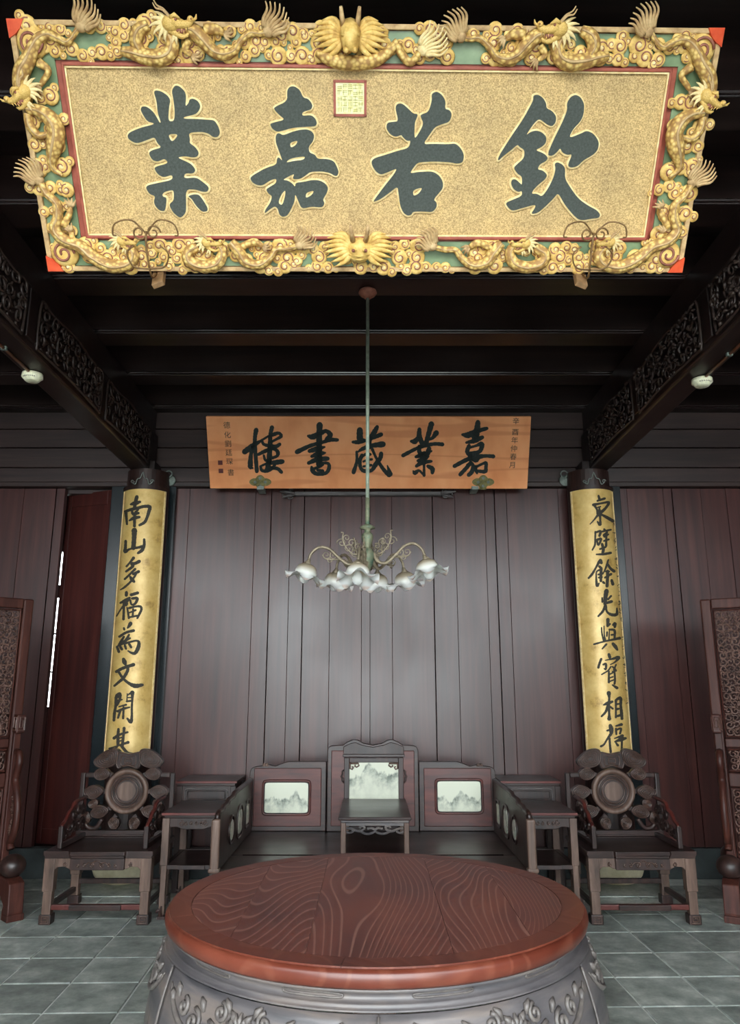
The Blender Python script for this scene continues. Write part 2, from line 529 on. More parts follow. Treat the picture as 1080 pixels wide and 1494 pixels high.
def shade_mat():
    m, nt, b = nodes('milk_glass')
    mp = coords(nt, (1, 1, 1))
    sep = N(nt, 'ShaderNodeSeparateXYZ'); nt.links.new(mp.outputs['Vector'], sep.inputs[0])
    mr = N(nt, 'ShaderNodeMapRange')
    mr.inputs['From Min'].default_value = -0.10; mr.inputs['From Max'].default_value = 0.0
    nt.links.new(sep.outputs['Z'], mr.inputs['Value'])
    r = ramp(nt, mr.outputs['Result'], [(0.0, lin((226, 208, 198))), (0.10, lin((250, 251, 250))), (0.45, lin((246, 246, 238))), (0.75, lin((190, 176, 152))), (1.0, lin((150, 134, 110)))])
    nt.links.new(r.outputs['Color'], b.inputs['Base Color'])
    b.inputs['Roughness'].default_value = 0.2
    tr = N(nt, 'ShaderNodeBsdfTranslucent')
    nt.links.new(r.outputs['Color'], tr.inputs['Color'])
    ms = N(nt, 'ShaderNodeMixShader'); ms.inputs[0].default_value = 0.3
    nt.links.new(b.outputs[0], ms.inputs[1]); nt.links.new(tr.outputs[0], ms.inputs[2])
    nt.links.new(ms.outputs[0], nt.nodes['Material Output'].inputs['Surface'])
    return m
M['shade'] = shade_mat()

def glass_mat():
    m, nt, b = nodes('bulb_glass')
    b.inputs['Base Color'].default_value = (0.9, 0.92, 0.9, 1)
    b.inputs['Roughness'].default_value = 0.05
    b.inputs['Alpha'].default_value = 0.35
    return m
M['glass'] = glass_mat()

# ================================================================== THE ROOM
WALL_Y = 6.65
# ---- ground outside
g = MB().box(-40, 40, -40, 40, -0.35, -0.30)
tag(g.build('ground', M['court']), kind='structure')

# ---- floor: mortar bed with stone tiles
floor = MB().box(-5, 5, -2.0, 6.9, -0.30, -0.006).build('floor', M['mortar'])
tag(floor, kind='structure')
TX, TY, ROT = 0.36, 0.38, R(1.6)
tm = MB().box(-TX/2+.004, TX/2-.004, -TY/2+.004, TY/2-.004, -0.03, 0.0)
tme = bpy.data.meshes.new('tile'); tme.from_pydata(tm.v, [], tm.f); tme.materials.append(M['tile'])
far = MB()
cr, sr = math.cos(ROT), math.sin(ROT)
rng = random.Random(3)
for i in range(-15, 16):
    for j in range(-18, 9):
        x0, y0 = -1.92+TX*(i+5.5), 4.45+TY*(j+.5)
        x = x0*cr-(y0-4.8)*sr; y = 4.8+x0*sr+(y0-4.8)*cr
        if abs(x) > 4.8 or y > 6.5 or y < -1.75: continue
        if y > 3.2 and abs(x) < 3.1:
            t = inst('tile', tme, floor, (x, y, rng.uniform(-.0015, .0015)), rot=(rng.uniform(-.002, .002), rng.uniform(-.002, .002), ROT), bevel=0.004, seg=1)
        else:
            b = MB().box(-TX/2+.004, TX/2-.004, -TY/2+.004, TY/2-.004, -0.03, 0.0)
            b.xf(Matrix.Translation((x, y, 0)) @ Matrix.Rotation(ROT, 4, 'Z'))
            far.add(b.v, b.f)
tag(far.build('tile_field', M['tile'], floor), kind='stuff')

# ---- ceiling boards and joists
ceil = MB().box(-5, 5, -2.3, 6.9, 4.30, 4.36).build('ceiling', M['joist'])
tag(ceil, kind='structure')
jm = MB().box(-5, 5, 0, 0.20, 0.0, 0.30)
jme = bpy.data.meshes.new('joist'); jme.from_pydata(jm.v, [], jm.f); jme.materials.append(M['joist'])
bm = MB()
bm.tube([(-5, -.004, .022), (5, -.004, .022)], .011, 8)
bm.tube([(-5, -.002, .004), (5, -.002, .004)], .006, 8)
bme = bpy.data.meshes.new('bead'); bme.from_pydata(bm.v, [], bm.f); bme.materials.append(M['joistbead'])
for k in range(12):
    j = inst('joist', jme, ceil, (0, 6.50-.745*k, 4.0))
    inst('bead', bme, j)

# ---- back wall: backing, vertical planks, lintel boards
wb = MB()
wb.box(-5, -2.80, 6.72, 6.80, 0, 4.3)
wb.box(-2.35, 5, 6.72, 6.80, 0, 4.3)
wb.box(-2.82, -2.30, 6.72, 6.80, 3.25, 4.3)
wall = wb.build('wall_back', M['lintel'])
tag(wall, kind='structure')

STRONG = (-.875, -.575, .585, 1.15, 2.77, -2.84, 1.83, -1.74)
def plank(x0, x1, z0=0.235, z1=3.28, y=WALL_Y, mat='panel', frame=True):
    gl_ = .004 if any(abs(x0-e) < .002 for e in STRONG) else .0008
    gr_ = .003 if any(abs(x1-e) < .002 for e in STRONG) else .0008
    b = MB().box(x0+gl_, x1-gr_, y, y+.06, z0, z1)
    p = b.build('plank', M[mat], wall, bevel=0.002, seg=1)
    return p
edges = [-1.74, -1.62, -1.02, -0.875, -0.70, -0.575, -0.335, -0.055, 0.02, 0.215, 0.585, 0.79, 1.06, 1.15, 1.26, 1.73, 1.83]
for a, b in zip(edges[:-1], edges[1:]):
    plank(a, b, y=WALL_Y+random.uniform(-.0015, .0015))
for a, b in zip([2.28, 2.36, 2.69, 2.77, 3.03, 3.26, 3.6, 4.0, 4.4, 4.95][:-1], [2.36, 2.69, 2.77, 3.03, 3.26, 3.6, 4.0, 4.4, 4.95]):
    plank(a, b, y=WALL_Y+random.uniform(-.0015, .0015))
for a, b in zip([-4.95, -4.4, -3.9, -3.5, -3.13, -2.84, -2.76][:-1], [-4.4, -3.9, -3.5, -3.13, -2.84, -2.76]):
    plank(a, b, y=WALL_Y+random.uniform(-.0015, .0015))
# lintel boards above the panels
zs = [3.33, 3.47, 3.66, 3.84, 4.02, 4.30]
for a, b in zip(zs[:-1], zs[1:]):
    MB().box(-4.98, 4.98, WALL_Y-.03+random.uniform(-.004, .004), WALL_Y+.08, a+.003, b-.003).build('lintel_board', M['lintel'], wall, bevel=.005, seg=1)
MB().box(-4.98, 4.98, WALL_Y-.06, WALL_Y+.08, 3.285, 3.327).build('lintel_rail', M['lintel'], wall, bevel=.006)
# stone plinth at the foot of the panels
for x0, x1 in ((-4.98, -2.2), (-1.76, 1.82), (2.2, 4.98)):
    MB().box(x0, x1, WALL_Y-.03, WALL_Y+.07, -0.002, 0.232).build('plinth_block', M['plinth'], wall, bevel=.008)

# ajar door leaf beside the gap of daylight
door = empty('door_1', (-2.31, 6.665, 0.235), R(180-20))
tag(door, kind='structure')
MB().box(0.05, 0.47, -.02, .02, 0.12, 2.90).build('door_panel', M['door'], door)
MB().box(0.0, 0.055, -.028, .028, 0.0, 3.03).build('door_stile', M['door'], door, bevel=.004)
MB().box(0.46, 0.505, -.028, .028, 0.0, 3.03).build('door_stile', M['door'], door, bevel=.004)
MB().box(0.055, 0.46, -.026, .026, 2.90, 3.03).build('door_rail', M['door'], door, bevel=.004)
MB().box(0.055, 0.46, -.026, .026, 0.0, 0.12).build('door_rail', M['door'], door, bevel=.004)

# small room behind the gap, with a window to the daylight
wr = MB()
X0, X1, Z0, Z1, YB = -3.40, -2.75, 1.33, 2.85, 7.50
wr.box(-4.2, X0, YB, YB+.08, 0, 4.3); wr.box(X1, -1.6, YB, YB+.08, 0, 4.3)
wr.box(X0, X1, YB, YB+.08, 0, Z0); wr.box(X0, X1, YB, YB+.08, Z1, 4.3)
wr.box(-4.28, -4.2, 6.8, YB+.08, 0, 4.3); wr.box(-1.68, -1.6, 6.8, YB, 0, 4.3)
wr.box(-4.2, -1.6, 6.8, YB, 4.22, 4.3); wr.box(-4.2, -1.6, 6.9, YB, -.3, 0.0)
tag(wr.build('wall_rear', M['lintel']), kind='structure')
win = MB().box(X0, X1, YB, YB+.05, 2.385, 2.51).build('window_1', M['lintel'])
tag(win, kind='structure')
for z in (2.03, 1.66):
    MB().box(X0, X1, YB+.01, YB+.04, z-.008, z+.008).build('muntin', M['lintel'], win)

# side walls and front facade (open bay behind the camera)
for sx, nm in ((-1, 'wall_left'), (1, 'wall_right')):
    tag(MB().box(min(sx*5, sx*5.1), max(sx*5, sx*5.1), -2.0, 6.9, 0, 4.3).build(nm, M['panel']), kind='structure')
fr = MB()
fr.box(-5, 5, -2.1, -2.0, 4.0, 4.36)
for sx in (-1, 1):
    fr.box(min(sx*2.0, sx*2.25), max(sx*2.0, sx*2.25), -2.15, -1.95, -.006, 4.3)
    fr.box(min(sx*2.25, sx*5), max(sx*2.25, sx*5), -2.08, -2.0, -.006, 2.6)
    fr.box(min(sx*3.55, sx*3.65), max(sx*3.55, sx*3.65), -2.08, -2.0, 2.6, 4.0)
tag(fr.build('wall_front', M['door']), kind='structure')

# jambs beside the columns
n = 1
for x0, x1 in ((-2.32, -2.16), (-1.86, -1.735), (1.825, 1.94), (2.16, 2.285)):
    t = MB().box(x0, x1, WALL_Y-.05, WALL_Y+.06, 0.0, 3.30).build('trim_%d' % n, M['lacq'], bevel=.006)
    tag(t, kind='structure'); n += 1

# ---- columns with stone bases
TXT_L, TXT_R = 'south mountain', 'east wall'
COLX = (-1.975, 1.985)
for cx, txt in zip(COLX, (TXT_L, TXT_R)):
    c = thing('timber_column', 'round dark timber column behind the gilt couplet board starting %s' % txt, 'column', (cx, 6.56, 0))
    m_ = MB().lathe([(0.0, .28), (.185, .28), (.185, 3.39), (0.0, 3.39)], 32)
    m_.build('shaft', M['furn'], c, smooth=False)
    MB().box(-.09, .09, -.16, .05, 3.385, 3.47).build('corbel', M['beam'], c, bevel=.01)
    b = thing('column_base', 'pale stone drum under the column with couplet board starting %s' % txt, 'stone base', (cx, 6.56, 0))
    MB().lathe([(0, .28), (.20, .28), (.235, .255), (.248, .20), (.240, .13), (.215, .06), (.175, .012), (.16, .0065), (.0, .0065)], 36).build('drum', M['stone'], b, smooth=True)
    MB().box(-.33, .33, -.48, .06, 0.0, .006).build('plinth_slab', M['tile'], b)

# ---- big beams with carved openwork panels
BX = 1.945
def vine_panel(y0, y1, z0, z1, seed):
    rg = random.Random(seed)
    mb = MB()
    w, h = y1-y0, z1-z0
    # shaped border
    pts = [(y0, z0+.02), (y0, z1-.06), (y0+.05, z1-.015), (y0+.16, z1-.03), ((y0+y1)/2, z1), (y1-.16, z1-.03), (y1-.05, z1-.015), (y1, z1-.06), (y1, z0+.02), (y1-.07, z0), ((y0+y1)/2, z0+.015), (y0+.07, z0)]
    sm = catmull(pts, 4, True)
    mb.tube([(0, a, b) for a, b in sm], .010, 6, closed=True)
    # scrolling stems
    nx = max(3, int(w/.115))
    for i in range(nx):
        for k in range(3):
            cy = y0+(i+.5+.25*(k-.5))*w/nx+rg.uniform(-.015, .015)
            cz = z0+(0.2+.29*k)*h+rg.uniform(-.012, .012)
            r0 = rg.uniform(.036, .052)
            fl = 1 if (i+k) % 2 else -1
            sp = spiral(cy, cz, r0, .010, rg.uniform(0, 6.28), rg.uniform(1.2, 1.7), 20, fl)
            mb.tube([(.004*math.sin(q*.6), a, b) for q, (a, b) in enumerate(sp)], [.010-.005*q/20 for q in range(21)], 6)
            for l in range(4):
                a = rg.uniform(0, 6.28)
                px, pz = cy+r0*math.cos(a), cz+r0*math.sin(a)
                ln = rg.uniform(.03, .055)
                qx, qz = px+ln*math.cos(a+.7), pz+ln*math.sin(a+.7)
                qz = min(max(qz, z0+.01), z1-.02); qx = min(max(qx, y0+.01), y1-.01)
                mx_, mz_ = (px+qx)/2+.012*math.sin(a), (pz+qz)/2
                mb.tube(catmull([(0, px, pz), (-.008, mx_, mz_), (.0, qx, qz)], 3), [.005, .008, .011, .012, .010, .006, .003][:7], 6)
    return mb
SEGS = ((5.22, 6.30, 11), (4.05, 5.10, 12), (2.78, 3.86, 13), (1.2, 2.6, 14))
meshes = []
for side, (nm, txt) in zip((-1, 1), (('left', TXT_L), ('right', TXT_R))):
    bmx = thing('carved_beam', 'heavy dark beam with carved openwork resting on the column behind couplet board starting %s' % txt, 'beam', (side*BX+.015, 0, 0))
    MB().box(min(0, side*.18), max(0, side*.18), -1.9, 6.60, 3.39, 3.77).build('beam_body', M['beam'], bmx, bevel=.015)
    MB().box(min(side*.03, side*.16), max(side*.03, side*.16), -1.9, 6.60, 3.772, 3.998).build('wall_plate', M['joist'], bmx)
    for q, (a, b, sd) in enumerate(SEGS):
        if side < 0:
            p = vine_panel(a, b, 3.43, 3.755, sd).build('carved_panel', M['frieze'], bmx, smooth=True, loc=(.010, 0, 0))
            meshes.append(p.data)
        else:
            inst('carved_panel', meshes[q], bmx, (-.010, 0, 0))
        MB().box(-.008, .008, a-.14, a-.03, 3.44, 3.74).build('bracket_block', M['beam'], bmx, bevel=.006, loc=(-side*.006, 0, 0))

# ================================================================== CALLIGRAPHY HELPERS
def stroke_strip(mb, pts, conv, h0, h1):
    """brush stroke (x, y, width) -> raised strip; conv(x, y, h) -> 3-D point"""
    sm = catmull(pts, 6)
    n = len(sm)
    L, Rr = [], []
    for i in range(n):
        a, b = sm[max(i-1, 0)], sm[min(i+1, n-1)]
        dx, dy = b[0]-a[0], b[1]-a[1]
        l = math.hypot(dx, dy) or 1.0
        w = max(sm[i][2], 6)*0.5*(1+.07*math.sin(i*2.3+sm[0][0]))
        L.append((sm[i][0]-dy/l*w, sm[i][1]+dx/l*w)); Rr.append((sm[i][0]+dy/l*w, sm[i][1]-dx/l*w))
    def cap(p, q, w, sgn):
        ang = math.atan2(p[1]-q[1], p[0]-q[0])
        return [(p[0]+w*math.cos(ang+t), p[1]+w*math.sin(ang+t)) for t in (sgn*x for x in (-1.1, -.55, 0, .55, 1.1))]
    c1 = cap(sm[-1], sm[-2], max(sm[-1][2], 6)*.46, -1)
    c0 = cap(sm[0], sm[1], max(sm[0][2], 6)*.46, -1)
    # strip body
    vs, fs = [], []
    for i in range(n):
        vs += [conv(L[i][0], L[i][1], h1), conv(Rr[i][0], Rr[i][1], h1)]
    for i in range(n-1):
        fs.append((2*i, 2*i+1, 2*i+3, 2*i+2))
    for end, cc in ((0, c0), (n-1, c1)):
        o = len(vs)
        pl = [L[end]]+cc+[Rr[end]] if end else [Rr[end]]+cc+[L[end]]
        vs += [conv(p[0], p[1], h1) for p in pl]
        fs.append(tuple(range(o, o+len(pl))))
    loop = Rr[::-1]+c0[::-1]+L+c1
    o = len(vs)
    k = len(loop)
    vs += [conv(p[0], p[1], h1) for p in loop]+[conv(p[0], p[1], h0) for p in loop]
    for i in range(k):
        fs.append((o+i, o+(i+1) % k, o+k+(i+1) % k, o+k+i))
    mb.add(vs, fs)

def text_mesh(body, size):
    cu = bpy.data.curves.new('lettering', 'FONT')
    cu.body = body; cu.size = size; cu.align_x = 'CENTER'; cu.align_y = 'CENTER'; cu.extrude = .0008
    o = bpy.data.objects.new('lettering', cu)
    COL.objects.link(o)
    bpy.context.view_layer.update()
    me = bpy.data.meshes.new_from_object(o.evaluated_get(bpy.context.evaluated_depsgraph_get()))
    bpy.data.objects.remove(o)
    return me

# ================================================================== GREAT GILT PLAQUE
PQ = thing('dragon_plaque', 'huge tilted gilt plaque with carved dragon frame and four ink-blue characters', 'plaque')
PQ.matrix_world = Matrix.Translation((0.021, 2.5311, 3.514)) @ Euler((2.2375, -0.0159, 0.0305), 'XYZ').to_matrix().to_4x4()
PQM = PQ.matrix_world.copy()
PQI = PQM.inverted()
PW, PH = 2.60, 0.864
_pc = PQI @ CAM
_pr = PQI.to_3x3()

def pq(u, v, h=0.0):
    """picture point -> plaque-local (x, y) at height h above the face"""
    d = _pr @ ray(u, v)
    t = (h-_pc.z)/d.z
    p = _pc+d*t
    return (p.x, p.y)

def pz(u, v, z, h=0.0):
    x, y = pq(u, v, h)
    return (x, y, z)

IX0, IY1 = pq(80, 96); IX1, _ = pq(992, 102); _, IY0 = pq(118, 343)
IX0 = -1.123; IX1 = 1.123
MB().box(-PW/2, PW/2, -PH/2, PH/2, -.05, -.012).build('back_board', M['red'], PQ, bevel=.004)
MB().box(IX0, IX1, IY0, IY1, -.02, -.002).build('gold_field', M['field'], PQ)
fm = MB()
for x0, x1, y0, y1 in ((-PW/2+.02, IX0-.035, -PH/2+.02, PH/2-.02), (IX1+.035, PW/2-.02, -PH/2+.02, PH/2-.02), (IX0-.035, IX1+.035, IY1+.02, PH/2-.02), (IX0-.035, IX1+.035, -PH/2+.02, IY0-.02)):
    fm.box(x0, x1, y0, y1, -.02, -.004)
fm.build('jade_ground', M['jade'], PQ)
inner = MB()
for x0, x1, y0, y1 in ((IX0-.010, IX0, IY0-.012, IY1+.012), (IX1, IX1+.010, IY0-.012, IY1+.012), (IX0-.010, IX1+.010, IY1, IY1+.012), (IX0-.010, IX1+.010, IY0-.012, IY0)):
    inner.box(x0, x1, y0, y1, -.012, .014)
inner.build('inner_moulding', M['red'], PQ, bevel=.003)
gb = MB()
for a, b in (((IX0, IY0), (IX1, IY0)), ((IX1, IY0), (IX1, IY1)), ((IX1, IY1), (IX0, IY1)), ((IX0, IY1), (IX0, IY0))):
    gb.bar((a[0], a[1], .004), (b[0], b[1], .004), .012, .010)
gb.build('gold_fillet', M['goldp'], PQ)
ob = MB()
for x0, x1, y0, y1 in ((-PW/2, -PW/2+.02, -PH/2, PH/2), (PW/2-.02, PW/2, -PH/2, PH/2), (-PW/2, PW/2, PH/2-.018, PH/2), (-PW/2, PW/2, -PH/2, -PH/2+.018)):
    ob.box(x0, x1, y0, y1, -.012, .012)
ob.build('outer_moulding', M['goldd'], PQ, bevel=.004)
for sx in (-1, 1):
    for sy in (-1, 1):
        b = MB().prism([(0, 0), (.06, 0), (.045, .026), (.026, .045), (0, .06)], h0=-.01, h1=.020)
        b.xf(Matrix.Translation((-sx*PW/2, -sy*PH/2, 0)) @ Matrix.Diagonal((sx, sy, 1, 1)))
        if sx*sy < 0: b.f = [tuple(reversed(q)) for q in b.f]
        b.build('corner_block', M['orange'], PQ)

BIG = {
 'ye': (180, 120, 7.2, [[(50,555),(75,525),(180,480),(320,445),(325,430),(260,415),(215,350),(185,290),(200,255),(250,255),(320,310),(365,385),(385,425),(400,425),(385,380),(365,320),(355,200),(325,105),(345,85),(400,95),(470,140),(500,190),(485,260),(475,410),(540,410),(545,300),(530,180),(512,90),(545,35),(590,40),(650,95),(665,150),(655,260),(690,220),(700,180),(740,172),(790,200),(815,250),(800,300),(760,340),(640,365),(640,385),(760,385),(900,395),(960,400),(1000,460),(1022,530),(1000,575),(950,580),(900,540),(830,520),(690,530),(705,600),(700,640),(760,680),(800,740),(780,785),(730,790),(650,775),(570,790),(650,825),(720,860),(765,920),(740,960),(650,955),(640,1010),(770,998),(830,1040),(905,1100),(890,1150),(830,1150),(760,1125),(660,1125),(665,1300),(660,1370),(620,1415),(590,1420),(530,1370),(495,1310),(490,1275),(535,1240),(535,1150),(520,1130),(440,1150),(415,1175),(420,1200),(460,1210),(455,1290),(440,1355),(380,1345),(335,1290),(325,1250),(340,1195),(280,1175),(240,1110),(260,1080),(380,1055),(520,1025),(520,970),(430,1000),(370,970),(330,910),(345,885),(480,850),(440,800),(370,835),(310,820),(270,745),(300,715),(410,685),(360,640),(335,575),(250,610),(150,645),(90,620),(55,590)],
   [(680,1195),(740,1175),(800,1180),(850,1250),(890,1320),(885,1355),(830,1360),(770,1300),(720,1220)]],
   {0: [[(470,545),(590,545),(515,635)]]}),
 'jia': (360, 120, 7.2, [[(285,265),(430,200),(425,90),(450,50),(500,42),(560,80),(595,165),(650,175),(695,240),(680,290),(590,310),(580,355),(680,345),(725,385),(740,430),(725,465),(600,470),(480,480),(380,510),(320,522),(270,490),(245,440),(280,425),(405,395),(350,350),(300,300)],
   [(305,575),(320,540),(345,535),(385,560),(470,525),(560,500),(640,495),(690,520),(712,560),(700,620),(650,680),(660,740),(720,760),(745,805),(850,805),(920,830),(950,890),(968,940),(955,980),(930,985),(870,950),(780,935),(670,940),(620,980),(560,1018),(480,1018),(505,960),(450,985),(380,1025),(430,1030),(480,1060),(510,1100),(515,1055),(600,1045),(690,1025),(770,1030),(830,1065),(858,1110),(840,1170),(800,1230),(820,1270),(800,1310),(760,1312),(680,1305),(600,1325),(570,1310),(540,1240),(510,1170),(505,1250),(470,1330),(430,1400),(380,1415),(345,1390),(330,1330),(300,1300),(250,1330),(190,1380),(195,1340),(250,1265),(270,1195),(230,1170),(205,1125),(240,1100),(310,1060),(315,1010),(250,1030),(170,1085),(110,1080),(60,1050),(38,1005),(70,975),(200,900),(315,865),(320,800),(340,785),(380,830),(340,720),(310,640)]],
   {1: [[(455,635),(540,610),(520,660),(465,690)], [(410,845),(460,800),(620,775),(600,815),(500,825)], [(330,1265),(370,1170),(410,1130),(405,1200),(375,1295)], [(625,1160),(710,1135),(690,1180),(620,1220)]]}),
 'ruo': (535, 130, 7.2, [[(50,760),(80,725),(200,690),(320,650),(440,620),(465,540),(420,545),(375,500),(365,480),(300,505),(240,470),(205,410),(215,355),(270,345),(335,340),(300,200),(320,155),(370,150),(430,200),(490,260),(540,262),(520,320),(505,350),(500,500),(515,515),(600,370),(565,290),(570,268),(650,240),(685,120),(680,50),(735,25),(790,60),(830,130),(820,210),(870,220),(895,265),(870,345),(790,370),(715,400),(660,480),(590,580),(700,575),(850,580),(935,570),(990,625),(1022,690),(1010,770),(950,785),(880,770),(720,760),(600,765),(530,775),(480,840),(455,885),(540,870),(690,862),(760,905),(800,970),(800,1040),(760,1090),(700,1160),(735,1190),(735,1240),(690,1292),(600,1285),(485,1285),(470,1320),(430,1330),(385,1300),(350,1220),(335,1100),(325,1020),(250,1080),(140,1160),(70,1185),(80,1160),(200,1000),(290,890),(320,830),(230,870),(150,900),(100,870),(60,810)]],
   {0: [[(485,1060),(590,1030),(550,1095),(490,1125)]]}),
 'qin': (725, 130, 6.75, [[(5,690),(40,620),(150,450),(260,290),(330,160),(355,110),(355,65),(400,55),(450,85),(482,140),(485,190),(540,215),(582,270),(575,330),(540,370),(490,350),(415,290),(360,340),(280,460),(330,420),(385,408),(440,425),(485,470),(480,530),(440,570),(375,600),(440,625),(480,650),(500,680),(480,710),(420,740),(395,790),(450,800),(495,845),(470,890),(400,945),(350,1000),(340,1030),(395,1030),(440,1060),(500,980),(550,880),(575,790),(565,735),(590,718),(640,740),(670,780),(665,880),(720,970),(800,1080),(900,1150),(980,1190),(1015,1235),(1000,1268),(930,1275),(850,1290),(800,1285),(740,1230),(660,1130),(600,1020),(560,1070),(480,1150),(400,1220),(330,1230),(375,1165),(375,1135),(250,1170),(150,1200),(110,1170),(80,1120),(150,1090),(245,1050),(245,1000),(210,1015),(160,985),(135,930),(145,890),(180,885),(220,920),(245,945),(245,860),(200,835),(160,775),(200,735),(265,680),(270,600),(220,570),(200,545),(140,600),(60,660),(15,705)],
   [(490,650),(560,490),(640,330),(690,210),(685,140),(720,80),(770,55),(820,80),(858,150),(850,250),(820,320),(750,390),(700,485),(820,440),(880,408),(950,440),(1003,520),(990,600),(940,650),(850,700),(790,760),(730,775),(690,755),(740,640),(690,650),(640,625),(620,580),(590,620),(540,660)]],
   {}),
}
for key, (ox, oy, sc, polys, holes) in BIG.items():
    mb, gl = MB(), MB()
    for i, P in enumerate(polys):
        cv = lambda q: [pq(ox+x/sc, oy+y/sc) for x, y in chaikin(q, 2)]
        o_ = cv(P); hs = [cv(q) for q in holes.get(i, [])]
        mb.prism(o_, hs, -.003, .008)
        for l in [o_]+hs:
            gl.tube([(a, b, .0) for a, b in l], .0075, 6, closed=True)
    ch = mb.build('brush_character', M['ink'], PQ)
    gl.build('gilt_outline', M['goldp'], ch)

# red-bordered seal
sx0, sy0 = pq(487, 170); sx1, sy1 = pq(535, 117)
sl = MB()
for a in ((sx0, sx1, sy0, sy0+.009), (sx0, sx1, sy1-.009, sy1), (sx0, sx0+.009, sy0, sy1), (sx1-.009, sx1, sy0, sy1)):
    sl.box(*a, -.002, .006)
seal = sl.build('seal_border', M['red'], PQ)
MB().box(sx0+.009, sx1-.009, sy0+.009, sy1-.009, -.002, .002).build('seal_ground', M['seal'], seal)
ln = MB()
rg = random.Random(5)
w_, h_ = (sx1-sx0-.026), (sy1-sy0-.026)
for i in range(5):
    for j in range(5):
        bx_, by_ = sx0+.014+w_*i/5, sy0+.014+h_*j/5
        for k in range(3):
            if rg.random() < .5:
                yy = by_+h_/5*(.15+.3*k); ln.box(bx_+.001, bx_+w_/5-.002, yy, yy+.0015, .001, .004)
            else:
                xx = bx_+w_/5*(.15+.3*k); ln.box(xx, xx+.0015, by_+.001, by_+h_/5-.002, .001, .004)
ln.build('seal_script', M['seall'], seal)

# ---- dragons, clouds
def dragon_tube(mb, pts, zc=.022, n=10, k=1.0):
    sm = catmull([(u, v, r) for u, v, r in pts], 5)
    P, rr = [], []
    for u, v, r in sm:
        x, y = pq(u, v)
        r2 = r*k*.00247
        P.append((x, y, zc+.25*r2)); rr.append(r2)
    mb.tube(P, rr, n)
    return P, rr

def fin(mb, P, rr):
    # dorsal ridge along the body
    pts = [(p[0], p[1], p[2]+r*.93) for p, r in zip(P, rr)]
    mb.tube(pts, [max(.0025, r*.20) for r in rr], 5)

def tuft(mb, u, v, ang, length, nst=8, spread=.62, curl=1):
    bx, by = pq(u, v)
    for i in range(nst):
        t = (i/(nst-1)-.5)*2
        a = ang+t*spread
        L = length*(1-.22*abs(t))*.00247
        off = t*.022
        x0, y0 = bx-math.sin(ang)*off, by+math.cos(ang)*off
        pts = []
        for s in range(9):
            q = s/8
            wv = .010*math.sin(q*6.0+curl)*q
            px = x0+math.cos(a*(1-q*.3)+ang*q*.3)*L*q-math.sin(a)*wv
            py = y0+math.sin(a*(1-q*.3)+ang*q*.3)*L*q+math.cos(a)*wv
            pts.append((px, py, .030+.030*q))
        mb.tube(pts, [.0085-.0062*(s/8)**1.3 for s in range(9)], 6)
    mb.sphere((bx, by, .026), (.022, .022, .016), 10, 6)

def head_mesh(size):
    """side-view dragon head, snout along +x, built around the origin; returns head, horns, eyes, teeth"""
    s = size
    hd = MB()
    hd.sphere((-.12*s, .04*s, .30*s), (.34*s, .30*s, .30*s), 14, 10)
    hd.tube([(-.02*s, .10*s, .36*s), (.22*s, .06*s, .37*s), (.42*s, .05*s, .36*s), (.58*s, .12*s, .35*s), (.66*s, .22*s, .34*s)], [.26*s, .18*s, .14*s, .13*s, .10*s], 10)
    hd.sphere((.62*s, .24*s, .40*s), (.12*s, .12*s, .14*s), 10, 6)
    hd.tube([(.70*s, .20*s, .36*s), (.82*s, .30*s, .38*s), (.84*s, .42*s, .40*s)], [.06*s, .05*s, .015*s], 6)
    hd.tube([(-.15*s, -.14*s, .30*s), (.10*s, -.28*s, .30*s), (.32*s, -.34*s, .30*s), (.48*s, -.28*s, .30*s), (.54*s, -.18*s, .30*s)], [.16*s, .12*s, .09*s, .07*s, .03*s], 8)
    hd.tube([(-.12*s, .20*s, .54*s), (.06*s, .30*s, .58*s), (.26*s, .20*s, .54*s)], [.06*s, .09*s, .04*s], 8)
    for fx, fy in ((.30, -.08), (.46, -.06), (.56, .0)):
        hd.tube([(fx*s, fy*s+.02*s, .40*s), (fx*s, fy*s-.12*s, .40*s)], [.035*s, .008*s], 6)
    for fx in (.20, .38):
        hd.tube([(fx*s, -.26*s, .40*s), (fx*s, -.14*s, .40*s)], [.03*s, .008*s], 6)
    mane = MB()
    for i, a in enumerate((2.2, 2.6, 3.0, 3.4, 3.8, 4.2)):
        L = (.75-.05*abs(i-2))*s
        pts = [(-.2*s, .0, .26*s)]
        for q in range(1, 6):
            t = q/5
            pts.append((-.2*s+math.cos(a+.35*t*t)*L*t, math.sin(a+.35*t*t)*L*t, (.26+.10*t)*s))
        mane.tube(pts, [.12*s, .13*s, .11*s, .08*s, .05*s, .012*s], 6)
    # beard
    for i, a in enumerate((4.4, 4.8)):
        pts = [(.05*s, -.2*s, .28*s)]+[(.05*s+math.cos(a)*.5*s*t, -.2*s+math.sin(a)*.45*s*t, (.28+.06*t)*s) for t in (.35, .7, 1)]
        mane.tube(pts, [.07*s, .08*s, .05*s, .01*s], 6)
    horn = MB()
    for dz, dl in ((.50, 0), (.34, .12)):
        pts = catmull([(-.12*s, .22*s, dz*s), (-.38*s, .42*s+dl*s*.4, dz*s), (-.60*s, .44*s+dl*s, (dz+.05)*s), (-.72*s, .60*s+dl*s, (dz+.08)*s)], 4)
        horn.tube(pts, [.055*s*(1-.6*i/(len(pts)-1)) for i in range(len(pts))], 6)
    eye = MB().sphere((.10*s, .16*s, .55*s), .06*s, 8, 6).sphere((.22*s, -.14*s, .34*s), (.24*s, .11*s, .08*s), 10, 6).sphere((.66*s, .24*s, .52*s), .035*s, 6, 5)
    return hd, mane, horn, eye
HD = [m_ for m_ in head_mesh(1.0)]
HME = []
